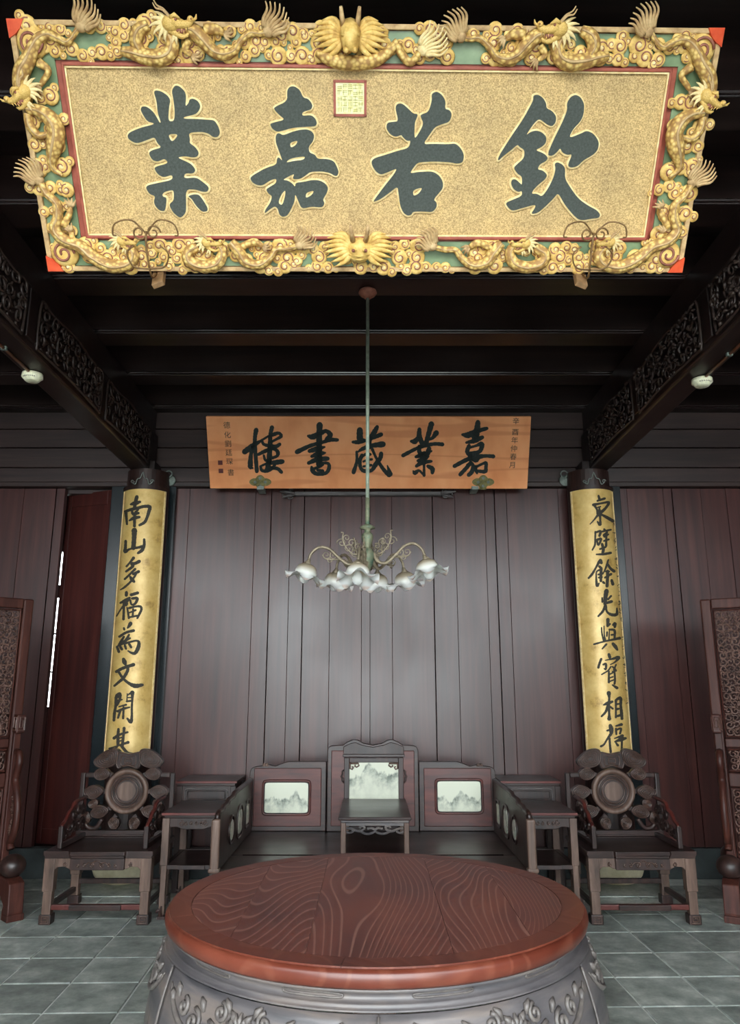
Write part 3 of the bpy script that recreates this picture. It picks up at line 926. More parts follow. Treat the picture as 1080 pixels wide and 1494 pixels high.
for nm, mb, mt in zip(('dragon_head', 'mane', 'horns', 'eyes'), HD, ('gold', 'goldp', 'goldd', 'groove')):
    me = bpy.data.meshes.new(nm); me.from_pydata(mb.v, [], mb.f); me.materials.append(M[mt])
    me.polygons.foreach_set('use_smooth', [True]*len(me.polygons)); HME.append(me)
HMF = [mirror_mesh(m_, m_.name+'_mirrored') for m_ in HME]

def place_head(parent, u, v, ang, size, flip=False, z=.02):
    x, y = pq(u, v)
    for me, me2, nm in zip(HME, HMF, ('head', 'mane', 'horns', 'eyes')):
        o = tag(inst(nm, me2 if flip else me, parent, (x, y, z), rot=(0, 0, ang), scale=(size, size, size)), kind=None if nm == 'head' else 'stuff')

def mir(pts):
    return [(1064-u+ (0.012*(v-28)), v+8-0.02*(v-28), r) for u, v, r in pts]

LEGS = lambda mb, pts: dragon_tube(mb, pts, .02, 8)
def claw(mb, u, v, ang):
    bx, by = pq(u, v)
    for i in range(4):
        a = ang+(i-1.5)*.45
        mb.tube([(bx, by, .022), (bx+.018*math.cos(a), by+.018*math.sin(a), .034), (bx+.036*math.cos(a+.3), by+.036*math.sin(a+.3), .024)], [.007, .006, .002], 6)

specs = [
 # bodies, tuft (u, v, ang, length), head (u, v, ang, size, flip), legs
 ([[(118,42,4),(108,57,4),(100,63,5),(87,57,6),(74,52,7),(61,58,8),(52,72,9),(46,88,11),(37,104,12),(34,124,11),(38,140,9)],
   [(44,160,8),(60,162,9),(76,172,12),(86,190,13),(84,212,13),(80,228,9),(80,244,5),(94,256,3)], [(44,166,6),(48,184,7),(60,198,6),(74,196,4)]],
  (122, 40, R(55), 40), (40, 140, R(35), .088, True), [[(60,92,7),(74,104,5),(66,120,4),(62,126,3)]]),
 ([[(180,76,6),(196,79,9),(214,84,11),(236,86,12),(250,79,11),(254,64,10),(248,50,8)], [(219,38,7),(206,46,10),(201,61,10),(207,76,8)],
   [(268,44,9),(284,47,11),(299,61,11),(313,76,9),(328,81,8),(343,76,6),(352,62,5),(366,50,5),(380,51,4),(392,48,4)]],
  (393, 47, R(50), 38), (258, 40, R(-5), .095, False), [[(300,45,8),(316,44,7),(328,50,4)], [(278,60,6),(272,74,5),(282,82,3)]]),
 ([[(62,266,5),(72,283,6),(86,296,7),(88,316,8),(84,334,9),(98,350,10),(120,358,10),(138,373,11),(165,387,11),(190,384,10),(198,370,9),(188,356,7)]],
  (60, 262, R(128), 36), (186, 352, R(-12), .070, False), [[(96,330,6),(104,312,5),(106,302,3)], [(110,352,6),(106,338,4)]]),
 ([[(290,358,8),(276,368,9),(280,381,10),(300,388,10),(320,382,10),(326,366,8),(318,354,7)], [(338,352,8),(350,366,10),(360,381,9),(380,385,8),(396,374,6),(404,363,5),(420,362,5),(436,358,4)]],
  (438, 356, R(48), 32), (308, 354, R(-10), .070, False), [[(352,360,6),(372,352,6),(384,358,4)]]),
]
def make_dragon(bodies, tf, hdp, legs, mirror=False, headpos=None):
    mb, fb = MB(), MB()
    for pts in bodies:
        P, rr = dragon_tube(mb, mir(pts) if mirror else pts)
        fin(fb, P, rr)
    for pts in legs:
        q = mir(pts) if mirror else pts
        dragon_tube(mb, q)
        a, b = pq(q[-1][0], q[-1][1]), pq(q[-2][0], q[-2][1])
        claw(fb, q[-1][0], q[-1][1], math.atan2(a[1]-b[1], a[0]-b[0]))
    body = mb.build('dragon', M['scale'], PQ, smooth=True)
    fb.build('dorsal_ridge', M['goldd'], body, smooth=True)
    t = MB()
    u, v, a, L = tf
    if mirror:
        (u, v, _), = mir([(u, v, 0)]); a = PI-a
    tuft(t, u, v, a, L)
    t.build('tail_tuft', M['goldd'], body, smooth=True)
    u, v, a, s, fl = hdp
    if mirror:
        (u, v, _), = mir([(u, v, 0)])
        if headpos: u, v = headpos
        a = -a; fl = not fl
    place_head(body, u, v, a, s, fl)
    return body
for sp in specs:
    make_dragon(*sp)
    make_dragon(*sp, mirror=True)

# frontal dragon faces at the middle of the top and bottom rails
def front_face(u, v, s, disc):
    x, y = pq(u, v)
    mb = MB()
    if disc:
        mb.sphere((x, y, .03), (.062*s, .062*s, .045*s), 16, 10)
        mb.sphere((x-.024*s, y+.005, .072*s), .014*s, 8, 6).sphere((x+.024*s, y+.005, .072*s), .014*s, 8, 6)
        mb.tube([(x-.05*s, y-.018*s, .06*s), (x, y-.024*s, .078*s), (x+.05*s, y-.018*s, .06*s)], .005, 6)
        mb.tube([(x-.045*s, y-.034*s, .055*s), (x, y-.042*s, .07*s), (x+.045*s, y-.034*s, .055*s)], .004, 6)
    else:
        mb.tube([(x, y+.05*s, .03), (x, y+.02*s, .06), (x, y-.02*s, .085), (x, y-.055*s, .085)], [.045*s, .05*s, .042*s, .032*s], 10)
        mb.sphere((x-.02*s, y-.05*s, .10), .014*s, 8, 6).sphere((x+.02*s, y-.05*s, .10), .014*s, 8, 6)
        mb.tube([(x-.04*s, y+.01*s, .09), (x, y+.0*s, .105), (x+.04*s, y+.01*s, .09)], .008*s, 6)
    f = mb.build('dragon_face', M['gold'], PQ, smooth=True)
    mn = MB()
    for sx in (-1, 1):
        for i, (dx, dy) in enumerate(((.13, .075), (.155, .058), (.17, .036), (.178, .014), (.175, -.01), (.16, -.034), (.14, -.056), (.115, -.075))):
            pts = catmull([(x+sx*.03*s, y+.01, .03), (x+sx*dx*.55*s, y+dy*.8*s+.012, .045), (x+sx*dx*s, y+dy*s, .035)], 4)
            mn.tube(pts, [.009, .012, .013, .0125, .0115, .010, .008, .005, .002][:len(pts)], 6)
    mn.build('mane', M['gold'], f, smooth=True)
    hn = MB()
    for sx in (-1, 1):
        hn.tube([(x+sx*.03*s, y+.045*s, .05), (x+sx*.038*s, y+.085*s, .07), (x+sx*.042*s, y+.12*s, .085)], [.011, .009, .006], 6)
    hn.build('horns', M['goldd'], f, smooth=True)
    ey = MB()
    for sx in (-1, 1): ey.sphere((x+sx*.03*s, y+(.005 if disc else .0)*s, .085), .009*s, 8, 6)
    ey.build('eyes', M['groove'], f, smooth=True)
front_face(511, 60, .78, False)
front_face(524, 364, .82, True)
tb = MB()
dragon_tube(tb, [(462,78,5),(478,86,9),(498,92,10),(525,93,10),(550,88,9),(568,76,7),(580,62,6)])
dragon_tube(tb, [(580,66,6),(585,80,6),(598,92,6),(610,80,5),(615,70,4)])
fb = tb.build('dragon', M['scale'], PQ, smooth=True)
t_ = MB(); tuft(t_, 616, 74, R(35), 40); t_.build('tail_tuft', M['goldp'], fb, smooth=True)

# big corner curls
for sx in (-1, 1):
    for sy in (-1, 1):
        o = MB()
        cx_, cy_ = sx*(PW/2-.075), sy*(PH/2-.07)
        o.sphere((cx_, cy_, .006), (.056, .056, .022), 18, 8)
        c_ = o.build('corner_curl', M['gold'], PQ, smooth=True)
        MB().tube([(p[0], p[1], .028) for p in spiral(cx_, cy_, .044, .008, 0, 1.6, 24, sx*sy)], .005, 6).build('curl_groove', M['groove'], c_, smooth=True)
# cloud scrolls: gilt lobes with a red groove and a pale curl, shared meshes
def cloud_mesh(seed, lobes):
    rg = random.Random(seed)
    a, b, c = MB(), MB(), MB()
    for (x, y, r, fl) in lobes:
        a.sphere((x, y, 0), (r, r, r*.42), 14, 8)
        sp = spiral(x, y, r*.72, r*.12, rg.uniform(0, 6.28), 1.25, 16, fl)
        b.tube([(p[0], p[1], r*.42*math.sqrt(max(.05, 1-((p[0]-x)**2+(p[1]-y)**2)/r**2))) for p in sp], r*.085, 5)
        c.sphere((x, y, r*.36), (r*.3, r*.3, r*.16), 8, 6)
    return a, b, c
CL = []
for q, lobes in enumerate((
    [(0, 0, .030, 1), (.036, -.006, .022, -1), (-.034, -.008, .020, 1)],
    [(0, 0, .034, -1), (.030, .018, .018, 1)],
    [(-.02, 0, .024, 1), (.022, .004, .026, -1), (.056, -.004, .016, 1), (-.052, -.006, .014, 1)],
    [(0, 0, .026, 1)])):
    ms = []
    for mb, nm, mt in zip(cloud_mesh(q+2, lobes), ('cloud_scroll', 'cloud_groove', 'cloud_curl'), ('gold', 'groove', 'goldp')):
        me = bpy.data.meshes.new(nm); me.from_pydata(mb.v, [], mb.f); me.materials.append(M[mt])
        me.polygons.foreach_set('use_smooth', [True]*len(me.polygons)); ms.append(me)
    CL.append(ms)
rg = random.Random(21)
spots = []
xm = PW/2-.02
bt = (PH/2-IY1)
bb = (IY0+PH/2)
bs = (PW/2-IX1)
xx = -xm+.05
while xx < xm-.03:
    for fy in (.30, .58, .85):
        if rg.random() < .80: spots.append((xx+rg.uniform(-.018, .018), IY1+bt*fy+rg.uniform(-.008, .008)))
        if rg.random() < .80: spots.append((xx+rg.uniform(-.018, .018), IY0-bb*fy+rg.uniform(-.008, .008)))
    xx += .080
yy = IY0+.02
while yy < IY1-.02:
    for fx in (.32, .58, .86):
        for sx in (-1, 1):
            if rg.random() < .75: spots.append((sx*(IX1+bs*fx+rg.uniform(-.012, .012)), yy+rg.uniform(-.012, .012)))
    yy += .078
rg.shuffle(spots)
for (x, y) in spots[:205]:
    ms = rg.choice(CL)
    sc = rg.uniform(.82, 1.12)
    o = inst('cloud_scroll', ms[0], PQ, (x, y, .006), rot=(0, 0, rg.uniform(-.5, .5)), scale=(sc*rg.choice((-1, 1)), sc, sc*.8))
    tag(inst('cloud_groove', ms[1], o), kind='stuff'); tag(inst('cloud_curl', ms[2], o), kind='stuff')

# pegs and butterfly wire hooks that carry the plaque
for u, nm in ((228, 'beside the character meaning enterprise'), (850, 'below the character at the head of the inscription')):
    x, y = pq(u, 396)
    sgn = 1 if u < 500 else -1
    by = -PH/2
    h = MB().bar((x, by+.01, -.075), (x+sgn*.02, by-.045, .075), .05, .022).build('hook_peg', M['peg'], PQ, bevel=.003)
    wr_ = MB()
    def L3(pts): return pts
    wr_.tube(L3(catmull([(x, by-.005, -.02), (x, by-.01, .085), (x-.005, by+.10, .10), (x, by+.16, .09)], 5)), .0045, 6)
    for sx in (-1, 1):
        wr_.tube(L3(catmull([(x, by+.15, .09), (x+sx*.05, by+.20, .10), (x+sx*.11, by+.19, .11), (x+sx*.125, by+.15, .11), (x+sx*.112, by+.145, .11)], 5)), .0032, 6)
        wr_.tube(L3([(p[0], p[1], .095) for p in spiral(x+sx*.028, by+.155, .028, .008, 0, 1.3, 16, sx)]), .0035, 6)
        wr_.tube(L3(catmull([(x, by+.02, .10), (x+sx*.06, by+.03, .105), (x+sx*.08, by+.08, .11), (x+sx*.05, by+.11, .11)], 5)), .0035, 6)
    wr_.build('wire_hook', M['wire'], h, smooth=True)

# ================================================================== ORANGE NAME BOARD
OB = thing('name_board', 'orange wooden name board with five black brush characters above the planked wall', 'sign')
OB.matrix_world = Matrix.Translation((0.0051, 6.3218, 3.5144)) @ Euler((2.0691, .0035, -.0088), 'XYZ').to_matrix().to_4x4()
OBI = OB.matrix_world.inverted()
_oc = OBI @ CAM; _or = OBI.to_3x3()
def obp(u, v):
    d = _or @ ray(u, v); t = -_oc.z/d.z; p = _oc+d*t
    return p.x, p.y
OW, OH = 2.82, .6439
MB().box(-OW/2, OW/2, -OH/2, OH/2, -.04, 0).build('board', M['oboard'], OB, bevel=.004)
MID = [
 (350, 615, [[(370,190,110),(345,330,90),(340,480,90),(360,800,90),(385,1120,90)],[(110,680,130),(300,540,120),(480,430,60),(640,330,50)],[(300,560,90),(250,760,90),(240,1000,120),(290,1050,40)],[(725,130,100),(690,300,90),(680,560,110),(660,860,120),(620,1080,110)],[(600,350,40),(760,290,90),(880,260,70),(930,330,80),(820,400,60),(720,450,60)],[(500,440,60),(560,520,70),(800,560,90),(900,510,80)],[(420,740,70),(560,670,90),(720,610,80),(820,640,80),(860,710,90),(830,780,70),(700,830,70)],[(540,760,50),(580,870,60),(700,880,60)],[(460,1010,50),(600,950,60),(800,920,110),(960,900,110)],[(470,1020,60),(500,1100,70),(620,1110,80),(740,1040,80),(800,960,60)],[(700,1040,80),(850,1060,80),(940,1140,80)]]),
 (427, 610, [[(610,150,140),(600,500,130),(600,1050,140)],[(350,400,60),(450,420,130),(600,360,120),(750,290,90),(850,380,120),(760,480,90)],[(100,760,110),(400,620,90),(650,550,80),(850,490,90),(1010,490,80)],[(380,740,90),(560,690,120),(720,650,50)],[(430,860,70),(600,800,140),(740,780,40)],[(360,1010,80),(560,930,120),(790,910,100)],[(430,1100,60),(450,1180,100),(540,1250,90),(740,1240,80),(820,1130,90),(800,1020,70),(640,1010,60)],[(480,1140,70),(620,1090,60),(700,1050,30)],[(560,1170,60),(680,1190,80)]]),
 (507, 615, [[(280,190,140),(290,400,140),(400,420,60)],[(120,460,60),(250,460,100),(450,420,60),(640,340,90),(760,290,100)],[(670,120,90),(600,250,120),(520,380,90),(500,600,60)],[(240,680,40),(350,610,90),(560,540,100),(800,510,140)],[(210,680,60),(210,900,70),(140,1140,100)],[(330,760,90),(280,880,90),(300,1040,80),(380,1110,90),(540,1100,80),(640,960,110),(740,820,100),(760,720,100)],[(560,620,70),(640,800,60),(740,970,80),(850,1120,90),(960,1190,120),(900,990,30)],[(340,780,60),(440,720,60),(520,740,60)],[(360,900,50),(460,860,50),(550,850,60)],[(470,720,60),(470,1080,60)],[(360,1010,50),(540,980,60)]]),
 (581, 610, [[(480,250,90),(480,420,120),(560,600,110)],[(750,130,130),(680,380,110),(620,600,110)],[(290,520,60),(380,520,130),(440,430,60)],[(860,330,130),(780,440,80),(700,480,60)],[(110,840,90),(400,690,80),(600,620,90),(820,580,80),(1000,590,90)],[(480,640,100),(480,760,100),(560,860,160)],[(700,680,100),(660,800,120)],[(400,870,70),(560,820,110),(750,740,50)],[(440,960,60),(600,900,120),(690,860,40)],[(410,1080,70),(540,1000,110),(750,970,60)],[(590,800,130),(585,1050,60),(585,1290,70)],[(340,1190,40),(380,1230,100),(470,1180,60),(560,1260,50)],[(670,1080,80),(770,1140,110),(770,1230,80)]]),
 (656, 610, [[(640,90,110),(620,250,140),(580,450,160)],[(290,370,60),(420,380,140),(600,300,110),(840,230,80)],[(380,550,60),(560,510,110),(740,430,90)],[(440,620,90),(400,750,100),(460,840,100)],[(460,660,60),(600,620,60),(720,580,110),(720,670,100),(660,760,90),(480,800,100)],[(110,1080,90),(400,930,100),(600,880,130),(800,850,80),(990,860,90)],[(480,850,80),(500,920,60),(600,960,80),(680,870,60)],[(480,1000,90),(380,1120,90),(240,1270,90)],[(400,1050,60),(500,1010,60),(530,1100,90),(500,1210,100),(430,1280,90)],[(590,1080,60),(590,1160,80),(620,1240,50)],[(590,1100,60),(760,1020,60),(820,1010,80),(820,1110,80),(800,1200,90),(640,1190,70)]]),
]
for ox, oy, st in MID:
    mb = MB()
    for s_ in st:
        stroke_strip(mb, s_, lambda x, y, h: obp(ox+x/15.43, oy+y/15.43)+(h,), 0.0, .005)
    mb.build('brush_character', M['inkd'], OB)
for col, txt in (([(331,621), (332,635), (333,648), (334,661), (335,674), (337,690)], '德化劉廷琛書'), ([(753,615), (752,631), (751,643), (750,655), (749,667), (748,679)], '辛酉年仲春月')):
    for (u, v), chx in zip(col, txt):
        x, y = obp(u, v)
        me = text_mesh(chx, .062); me.materials.append(M['inkb'])
        inst('small_character', me, OB, (x, y, .001))
for u, v in ((321.5, 675), (322.5, 687)):
    x, y = obp(u, v)
    MB().box(x-.02, x+.02, y-.02, y+.02, 0, .0015).build('red_seal', M['rededge'], OB)

# iron lugs that carry the board on the lintel
for x in (-.95, .95):
    MB().box(x-.03, x+.03, 6.44, 6.60, 3.215, 3.245).xf(OBI).build('support_lug', M['iron'], OB)
    MB().tube([(x, 6.19, 3.78), (x, 6.35, 3.86), (x, 6.64, 3.90)], .006, 6).xf(OBI).build('tie_rod', M['iron'], OB)
# bronze brackets, carved rail under the board
for u, where in ((380, 'under the tower character'), (705, 'under the first character, near the date')):
    x, y = obp(u, 703)
    out = []
    for i in range(40):
        a = 2*PI*i/40
        r = .078*(1+.16*math.cos(4*a)) * (1.08 if abs(math.sin(a)) < .7 else .9)
        out.append((r*math.cos(a), r*.78*math.sin(a)))
    br = MB().prism(out, h0=0, h1=.012).build('bracket', M['bronze'], OB, bevel=.003, loc=(x, y, .001))
    for a in (0, PI/2, PI, 3*PI/2):
        MB().sphere((.045*math.cos(a), .036*math.sin(a), .012), (.014, .014, .007), 10, 6).build('rivet', M['iron'], br, smooth=True)
    MB().box(-.03, .03, -.07, -.03, -.06, .002).build('shelf_lug', M['bronze'], br)
rl = thing('carved_rail', 'slim pale wooden rail with carved dragon-head ends under the orange board', 'rail', (0.0, 6.60, 3.215))
MB().box(-.66, .68, -.03, .03, -.017, .017).build('rail_bar', M['bead'], rl, bevel=.006)
for sx in (-1, 1):
    e = MB()
    x0 = sx*.68
    for i in range(3):
        sp = spiral(x0+sx*(.02+.05*(i % 2)), -.005+.02*(i-1), .030, .006, i, 1.2, 12, sx)
        e.tube([(a, -.02, b) for a, b in sp], .007, 6)
    e.tube([(x0-sx*.02, -.02, 0), (x0+sx*.06, -.02, .012), (x0+sx*.115, -.02, .02)], [.016, .018, .006], 6)
    e.tube([(x0-sx*.02, -.02, -.01), (x0+sx*.05, -.02, -.025), (x0+sx*.09, -.02, -.04)], [.014, .014, .005], 6)
    e.build('dragon_end', M['bead'], rl, smooth=True)

# ================================================================== CURVED COUPLET BOARDS
CPL = {
 0: [(160,710,[[(540,200,70),(520,270,70),(490,420,60)],[(420,350,40),(500,330,90),(600,300,50)],[(310,490,50),(430,450,60),(560,420,60),(680,390,60),(790,400,70),(770,500,70),(740,600,60),(690,700,60),(590,760,50)],[(325,500,60),(335,620,50),(345,740,40)],[(440,470,40),(470,540,60),(570,520,50)],[(570,450,30),(500,540,50),(490,780,55)],[(390,670,30),(480,620,70),(590,600,50)]]),
     (160,710,[[(490,860,110),(485,1000,90),(470,1210,90)],[(320,1070,50),(315,1200,55),(310,1280,70),(400,1230,40),(560,1200,50),(640,1180,60)],[(680,1040,50),(680,1150,60),(640,1250,70),(560,1310,50)]]),
     (150,805,[[(610,120,60),(540,210,40),(470,290,40)],[(720,190,70),(640,230,60),(580,240,70),(590,290,60),(460,390,40)],[(640,340,50),(540,440,40),(435,540,40)],[(710,390,60),(600,440,50)],[(660,430,40),(620,500,40),(540,600,40),(430,700,40),(350,750,20)],[(540,490,40),(580,550,80),(620,590,50)]]),
     (150,805,[[(470,800,60),(465,860,60)],[(560,850,60),(690,810,60)],[(350,1010,40),(440,960,60),(530,910,50)],[(530,920,40),(450,1020,50),(360,1130,30),(275,1270,20)],[(420,1010,50),(415,1180,45),(410,1330,50)],[(480,1020,50),(460,1060,40)],[(540,950,40),(570,1040,40),(640,1020,50),(680,920,60),(580,920,50)],[(480,1100,30),(500,1200,40),(515,1310,40)],[(520,1110,50),(640,1080,40),(740,1080,50),(760,1140,50),(720,1230,50),(680,1310,40)],[(600,1130,40),(590,1280,40)],[(530,1200,30),(650,1150,40)],[(530,1290,40),(680,1260,40)]]),
     (150,900,[[(550,130,80),(520,180,60),(490,220,30)],[(420,220,40),(425,250,40)],[(330,390,50),(460,310,50),(610,270,60)],[(420,390,40),(360,490,50),(310,570,40)],[(520,350,40),(450,470,60),(340,550,60)],[(540,420,40),(470,460,40)],[(420,530,50),(560,490,40),(660,470,40),(710,500,60),(700,600,80),(640,710,70),(570,710,50),(500,670,30)],[(285,590,50),(320,690,50)],[(350,590,50),(380,640,50)],[(440,570,50),(460,630,40)],[(520,530,50),(560,600,50)]]),
     (150,900,[[(410,830,60),(430,890,90),(450,940,50)],[(270,1080,60),(400,1010,60),(610,940,70)],[(490,990,60),(490,1060,60),(410,1200,60),(300,1300,50),(230,1360,40)],[(320,1090,50),(400,1210,50),(520,1310,60),(640,1360,90),(780,1340,60)]]),
     (145,1000,[[(400,170,80),(340,220,60),(325,400,50),(300,560,55),(290,690,50)],[(420,180,50),(400,290,50),(350,390,40)],[(350,300,40),(450,280,30)],[(340,240,40),(420,220,40)],[(650,140,90),(650,250,50),(640,450,45),(640,600,50),(620,720,70),(550,650,40)],[(550,160,20),(545,320,30)],[(550,240,25),(640,240,30)],[(540,315,40),(640,300,40)],[(560,190,30),(620,150,40)],[(390,420,30),(530,380,40)],[(360,510,50),(480,460,50),(600,430,30)],[(420,480,50),(370,640,40)],[(480,430,40),(470,650,45)]]),
     (145,1000,[[(380,860,50),(370,1000,60),(370,1170,60)],[(490,840,60),(480,950,50),(455,1180,60)],[(290,1040,60),(400,970,50),(560,920,40)],[(390,1040,30),(460,1020,30)],[(390,1100,30),(460,1080,30)],[(200,1245,40),(360,1190,30),(570,1120,60)],[(360,1190,40),(300,1290,40)],[(430,1180,60),(500,1270,60),(560,1330,60),(660,1345,40)],[(380,1260,40),(420,1310,60)]])],
 1: [(840,710,[[(450,180,40),(470,250,50)],[(430,280,40),(570,235,50)],[(350,360,60),(500,330,40),(650,310,50),(600,410,50),(520,490,60),(440,560,50),(360,660,30),(285,740,20)],[(370,370,50),(420,450,40),(430,540,40)],[(430,410,25),(490,395,30)],[(465,400,25),(475,520,60),(485,650,40),(480,750,60),(430,690,30)],[(510,550,40),(620,610,60),(740,680,60)]]),
     (840,710,[[(390,890,40),(385,1050,35),(380,1150,40),(330,1250,30)],[(400,900,40),(490,880,50),(470,970,50)],[(420,1050,50),(500,1030,50),(450,1150,40),(420,1070,40)],[(560,840,40),(590,870,40)],[(520,885,40),(690,850,40)],[(620,900,40),(560,960,60)],[(570,980,60),(640,940,40)],[(560,1070,40),(650,1040,40)],[(605,960,40),(600,1170,45)],[(520,1130,50),(545,1230,60),(530,1320,50)],[(480,1230,40),(590,1190,40)],[(410,1335,30),(550,1330,50),(690,1305,50)]]),
     (845,805,[[(420,170,70),(440,220,60)],[(400,190,60),(330,320,40),(260,440,50),(190,520,40)],[(400,290,50),(440,340,50),(350,390,30),(340,500,35),(345,600,50),(360,670,60),(395,620,30)],[(440,330,50),(430,450,60),(430,580,50)],[(380,450,40),(470,430,40)],[(390,510,40),(450,500,40)],[(575,160,30),(540,280,40),(500,380,30),(460,440,30)],[(560,240,40),(620,330,50),(690,385,60)],[(560,380,60),(560,500,60),(550,680,60)],[(510,510,40),(630,440,50)],[(530,390,40),(590,390,40)],[(475,600,50),(500,620,40)],[(640,560,50),(665,640,60)]]),
     (845,805,[[(540,770,90),(520,900,80),(510,1030,60)],[(455,910,35),(460,990,40)],[(630,870,40),(570,940,40)],[(500,1020,50),(640,980,60)],[(520,1050,50),(470,1170,50),(380,1270,40)],[(525,1060,50),(550,1180,40),(640,1240,60),(740,1230,60),(745,1110,25)]]),
     (850,900,[[(500,50,70),(500,110,60),(490,190,30),(540,140,40)],[(600,160,40),(640,130,60),(635,200,50)],[(530,250,40),(630,270,50),(630,430,35)],[(375,210,25),(385,330,30),(420,470,40)],[(425,180,20),(430,350,25),(450,460,40)],[(485,300,35),(480,380,30)],[(530,270,20),(520,440,25)],[(570,355,40),(620,350,40)],[(230,540,40),(450,480,35),(730,420,60)],[(470,540,45),(390,630,30)],[(600,530,60),(650,590,70),(685,650,40)]]),
     (850,900,[[(520,740,60),(540,800,60)],[(370,830,50),(330,940,50),(315,1000,50)],[(450,855,20),(580,830,40),(710,800,70),(640,890,30),(550,940,20)],[(410,940,40),(460,930,50),(460,1030,40),(430,1020,30)],[(380,1135,30),(500,1060,30),(560,980,30)],[(660,940,30),(620,1040,40)],[(590,980,30),(650,1040,40)],[(590,1080,30),(660,1060,40)],[(520,1070,35),(520,1290,45)],[(630,1070,35),(640,1240,40),(630,1320,40)],[(540,1130,30),(600,1100,30)],[(540,1200,30),(600,1180,30)],[(540,1270,30),(620,1240,30)],[(590,1340,30),(680,1400,60)]]),
     (855,1000,[[(450,150,90),(460,250,45),(450,400,60),(460,560,45),(460,660,80)],[(350,385,30),(430,350,70),(520,320,50)],[(430,400,50),(390,520,50),(310,610,40)],[(480,420,40),(530,460,40)],[(590,290,50),(590,450,35),(590,630,40)],[(600,280,50),(680,250,60),(685,400,50),(700,540,60),(710,660,50)],[(600,370,40),(680,360,30)],[(600,470,50),(640,460,50)],[(600,610,40),(700,580,60)]]),
     (855,1000,[[(480,790,70),(500,860,90),(500,940,70)],[(420,890,40),(500,870,40)],[(490,960,60),(420,1060,40),(360,1160,40),(300,1200,50)],[(465,1040,45),(475,1180,45),(490,1310,50)],[(590,800,30),(700,770,60)],[(590,850,40),(600,960,40)],[(610,870,40),(690,850,40),(670,950,40)],[(560,1045,20),(720,990,60)],[(570,1110,30),(700,1060,80),(780,1040,50)],[(710,1000,40),(705,1250,40)],[(590,1130,30),(630,1180,50)]])],
}
CR, CYC, HALF = 0.208, 6.565, R(61)
ZB, ZT = 0.975, 3.20
for q, cx in enumerate(COLX):
    txt = (('beginning with the characters south mountain', TXT_L), ('beginning with the characters east wall', TXT_R))[q]
    cb = thing('couplet_board', 'curved gilt couplet board %s, hung on a column' % txt[0], 'sign', (cx, CYC, 0))
    def arc(r0, r1, h, z0, z1, n=28, off=0.0):
        m_ = MB()
        vs, fs = [], []
        for i in range(n+1):
            a = -PI/2-h+2*h*i/n+off
            for r, z in ((r1, z0), (r1, z1), (r0, z1), (r0, z0)):
                vs.append((r*math.cos(a), r*math.sin(a), z))
        for i in range(n):
            for k in range(4):
                fs.append((i*4+k, i*4+4+k, i*4+4+(k+1) % 4, i*4+(k+1) % 4))
        fs.append((0, 1, 2, 3)); fs.append((n*4+3, n*4+2, n*4+1, n*4))
        return m_.add(vs, fs)
    arc(.188, CR, HALF, ZB, ZT).build('gilt_face', M['leaf'], cb, smooth=False)
    for sg in (-1, 1):
        arc(.188, CR+.004, R(2.6), ZB, ZT, 3, sg*HALF).build('edge_fillet', M['goldp'], cb)
        arc(.188, CR+.006, R(3.5), ZB, ZT+.01, 4, sg*(HALF+R(6.4))).build('dark_edge', M['furn'], cb)
    arc(.188, CR+.008, HALF+R(9.5), ZT, ZT+.035).build('top_cap', M['furn'], cb)
    # wrought iron hanger above the cap
    hg = MB()
    yf = -(CR-.01)
    hg.tube([(x, yf, z) for x, z in catmull([(-.09, ZT+.06), (-.06, ZT+.045), (-.045, ZT+.09), (-.02, ZT+.10), (0, ZT+.15), (.02, ZT+.10), (.045, ZT+.09), (.06, ZT+.045), (.09, ZT+.06)], 4)], .004, 6)
    for sx in (-1, 1):
        hg.tube([(a, yf, b) for a, b in spiral(sx*.085, ZT+.07, .018, .004, 0, 1.2, 12, sx)], .0035, 6)
    hg.tube([(0, yf, ZT+.15), (0, -.10, ZT+.20), (0, 0, ZT+.2)], .004, 6)
    hg.build('iron_hanger', M['iron'], cb, smooth=True)
    def cylpt(u, v, h):
        d = ray(u, v)
        ox, oy = CAM.x-cx, CAM.y-CYC
        A = d.x*d.x+d.y*d.y; B = ox*d.x+oy*d.y; Cc = ox*ox+oy*oy-CR*CR
        disc = B*B-A*Cc
        t = (-B-math.sqrt(disc))/A if disc > 0 else -B/A
        px, py, pz_ = ox+d.x*t, oy+d.y*t, CAM.z+d.z*t
        l = math.hypot(px, py)
        return (px/l*(CR+h), py/l*(CR+h), pz_)
    for ox, oy, st in CPL[q]:
        mb = MB()
        for s_ in st:
            stroke_strip(mb, s_, lambda x, y, h: cylpt(ox+x/13.5, oy+y/13.5, h), 0.0, .003)
        mb.build('brush_character', M['inkb'], cb)
    # small column of signature characters along one edge (too small to read)
    sg = MB()
    rg = random.Random(40+q)
    vv = (862, 955) if q == 0 else (762, 1035)
    v = vv[0]
    while v < vv[1]:
        cu = (166.5-(v-862)*.07) if q == 0 else (897+(v-762)*.075)
        for k in range(4):
            a = rg.uniform(0, PI)
            l = rg.uniform(1.5, 3.0)
            cu2, cv2 = cu+rg.uniform(-1.4, 1.4), v+rg.uniform(-3.5, 3.5)
            sg_pts = [(cu2-l*math.cos(a), cv2-l*math.sin(a), .9), (cu2+l*math.cos(a), cv2+l*math.sin(a), .5)]
            sg_w = [(x*10, y*10, w*10) for x, y, w in sg_pts]
            stroke_strip(sg, sg_w, lambda x, y, h: cylpt(x/10, y/10, h), 0.0, .002)
        v += 11 if q == 0 else 13
    sg.build('signature_characters', M['inkb'], cb)

# ================================================================== FURNITURE
def centroid(P):
    return (sum(p[0] for p in P)/len(P), sum(p[1] for p in P)/len(P))

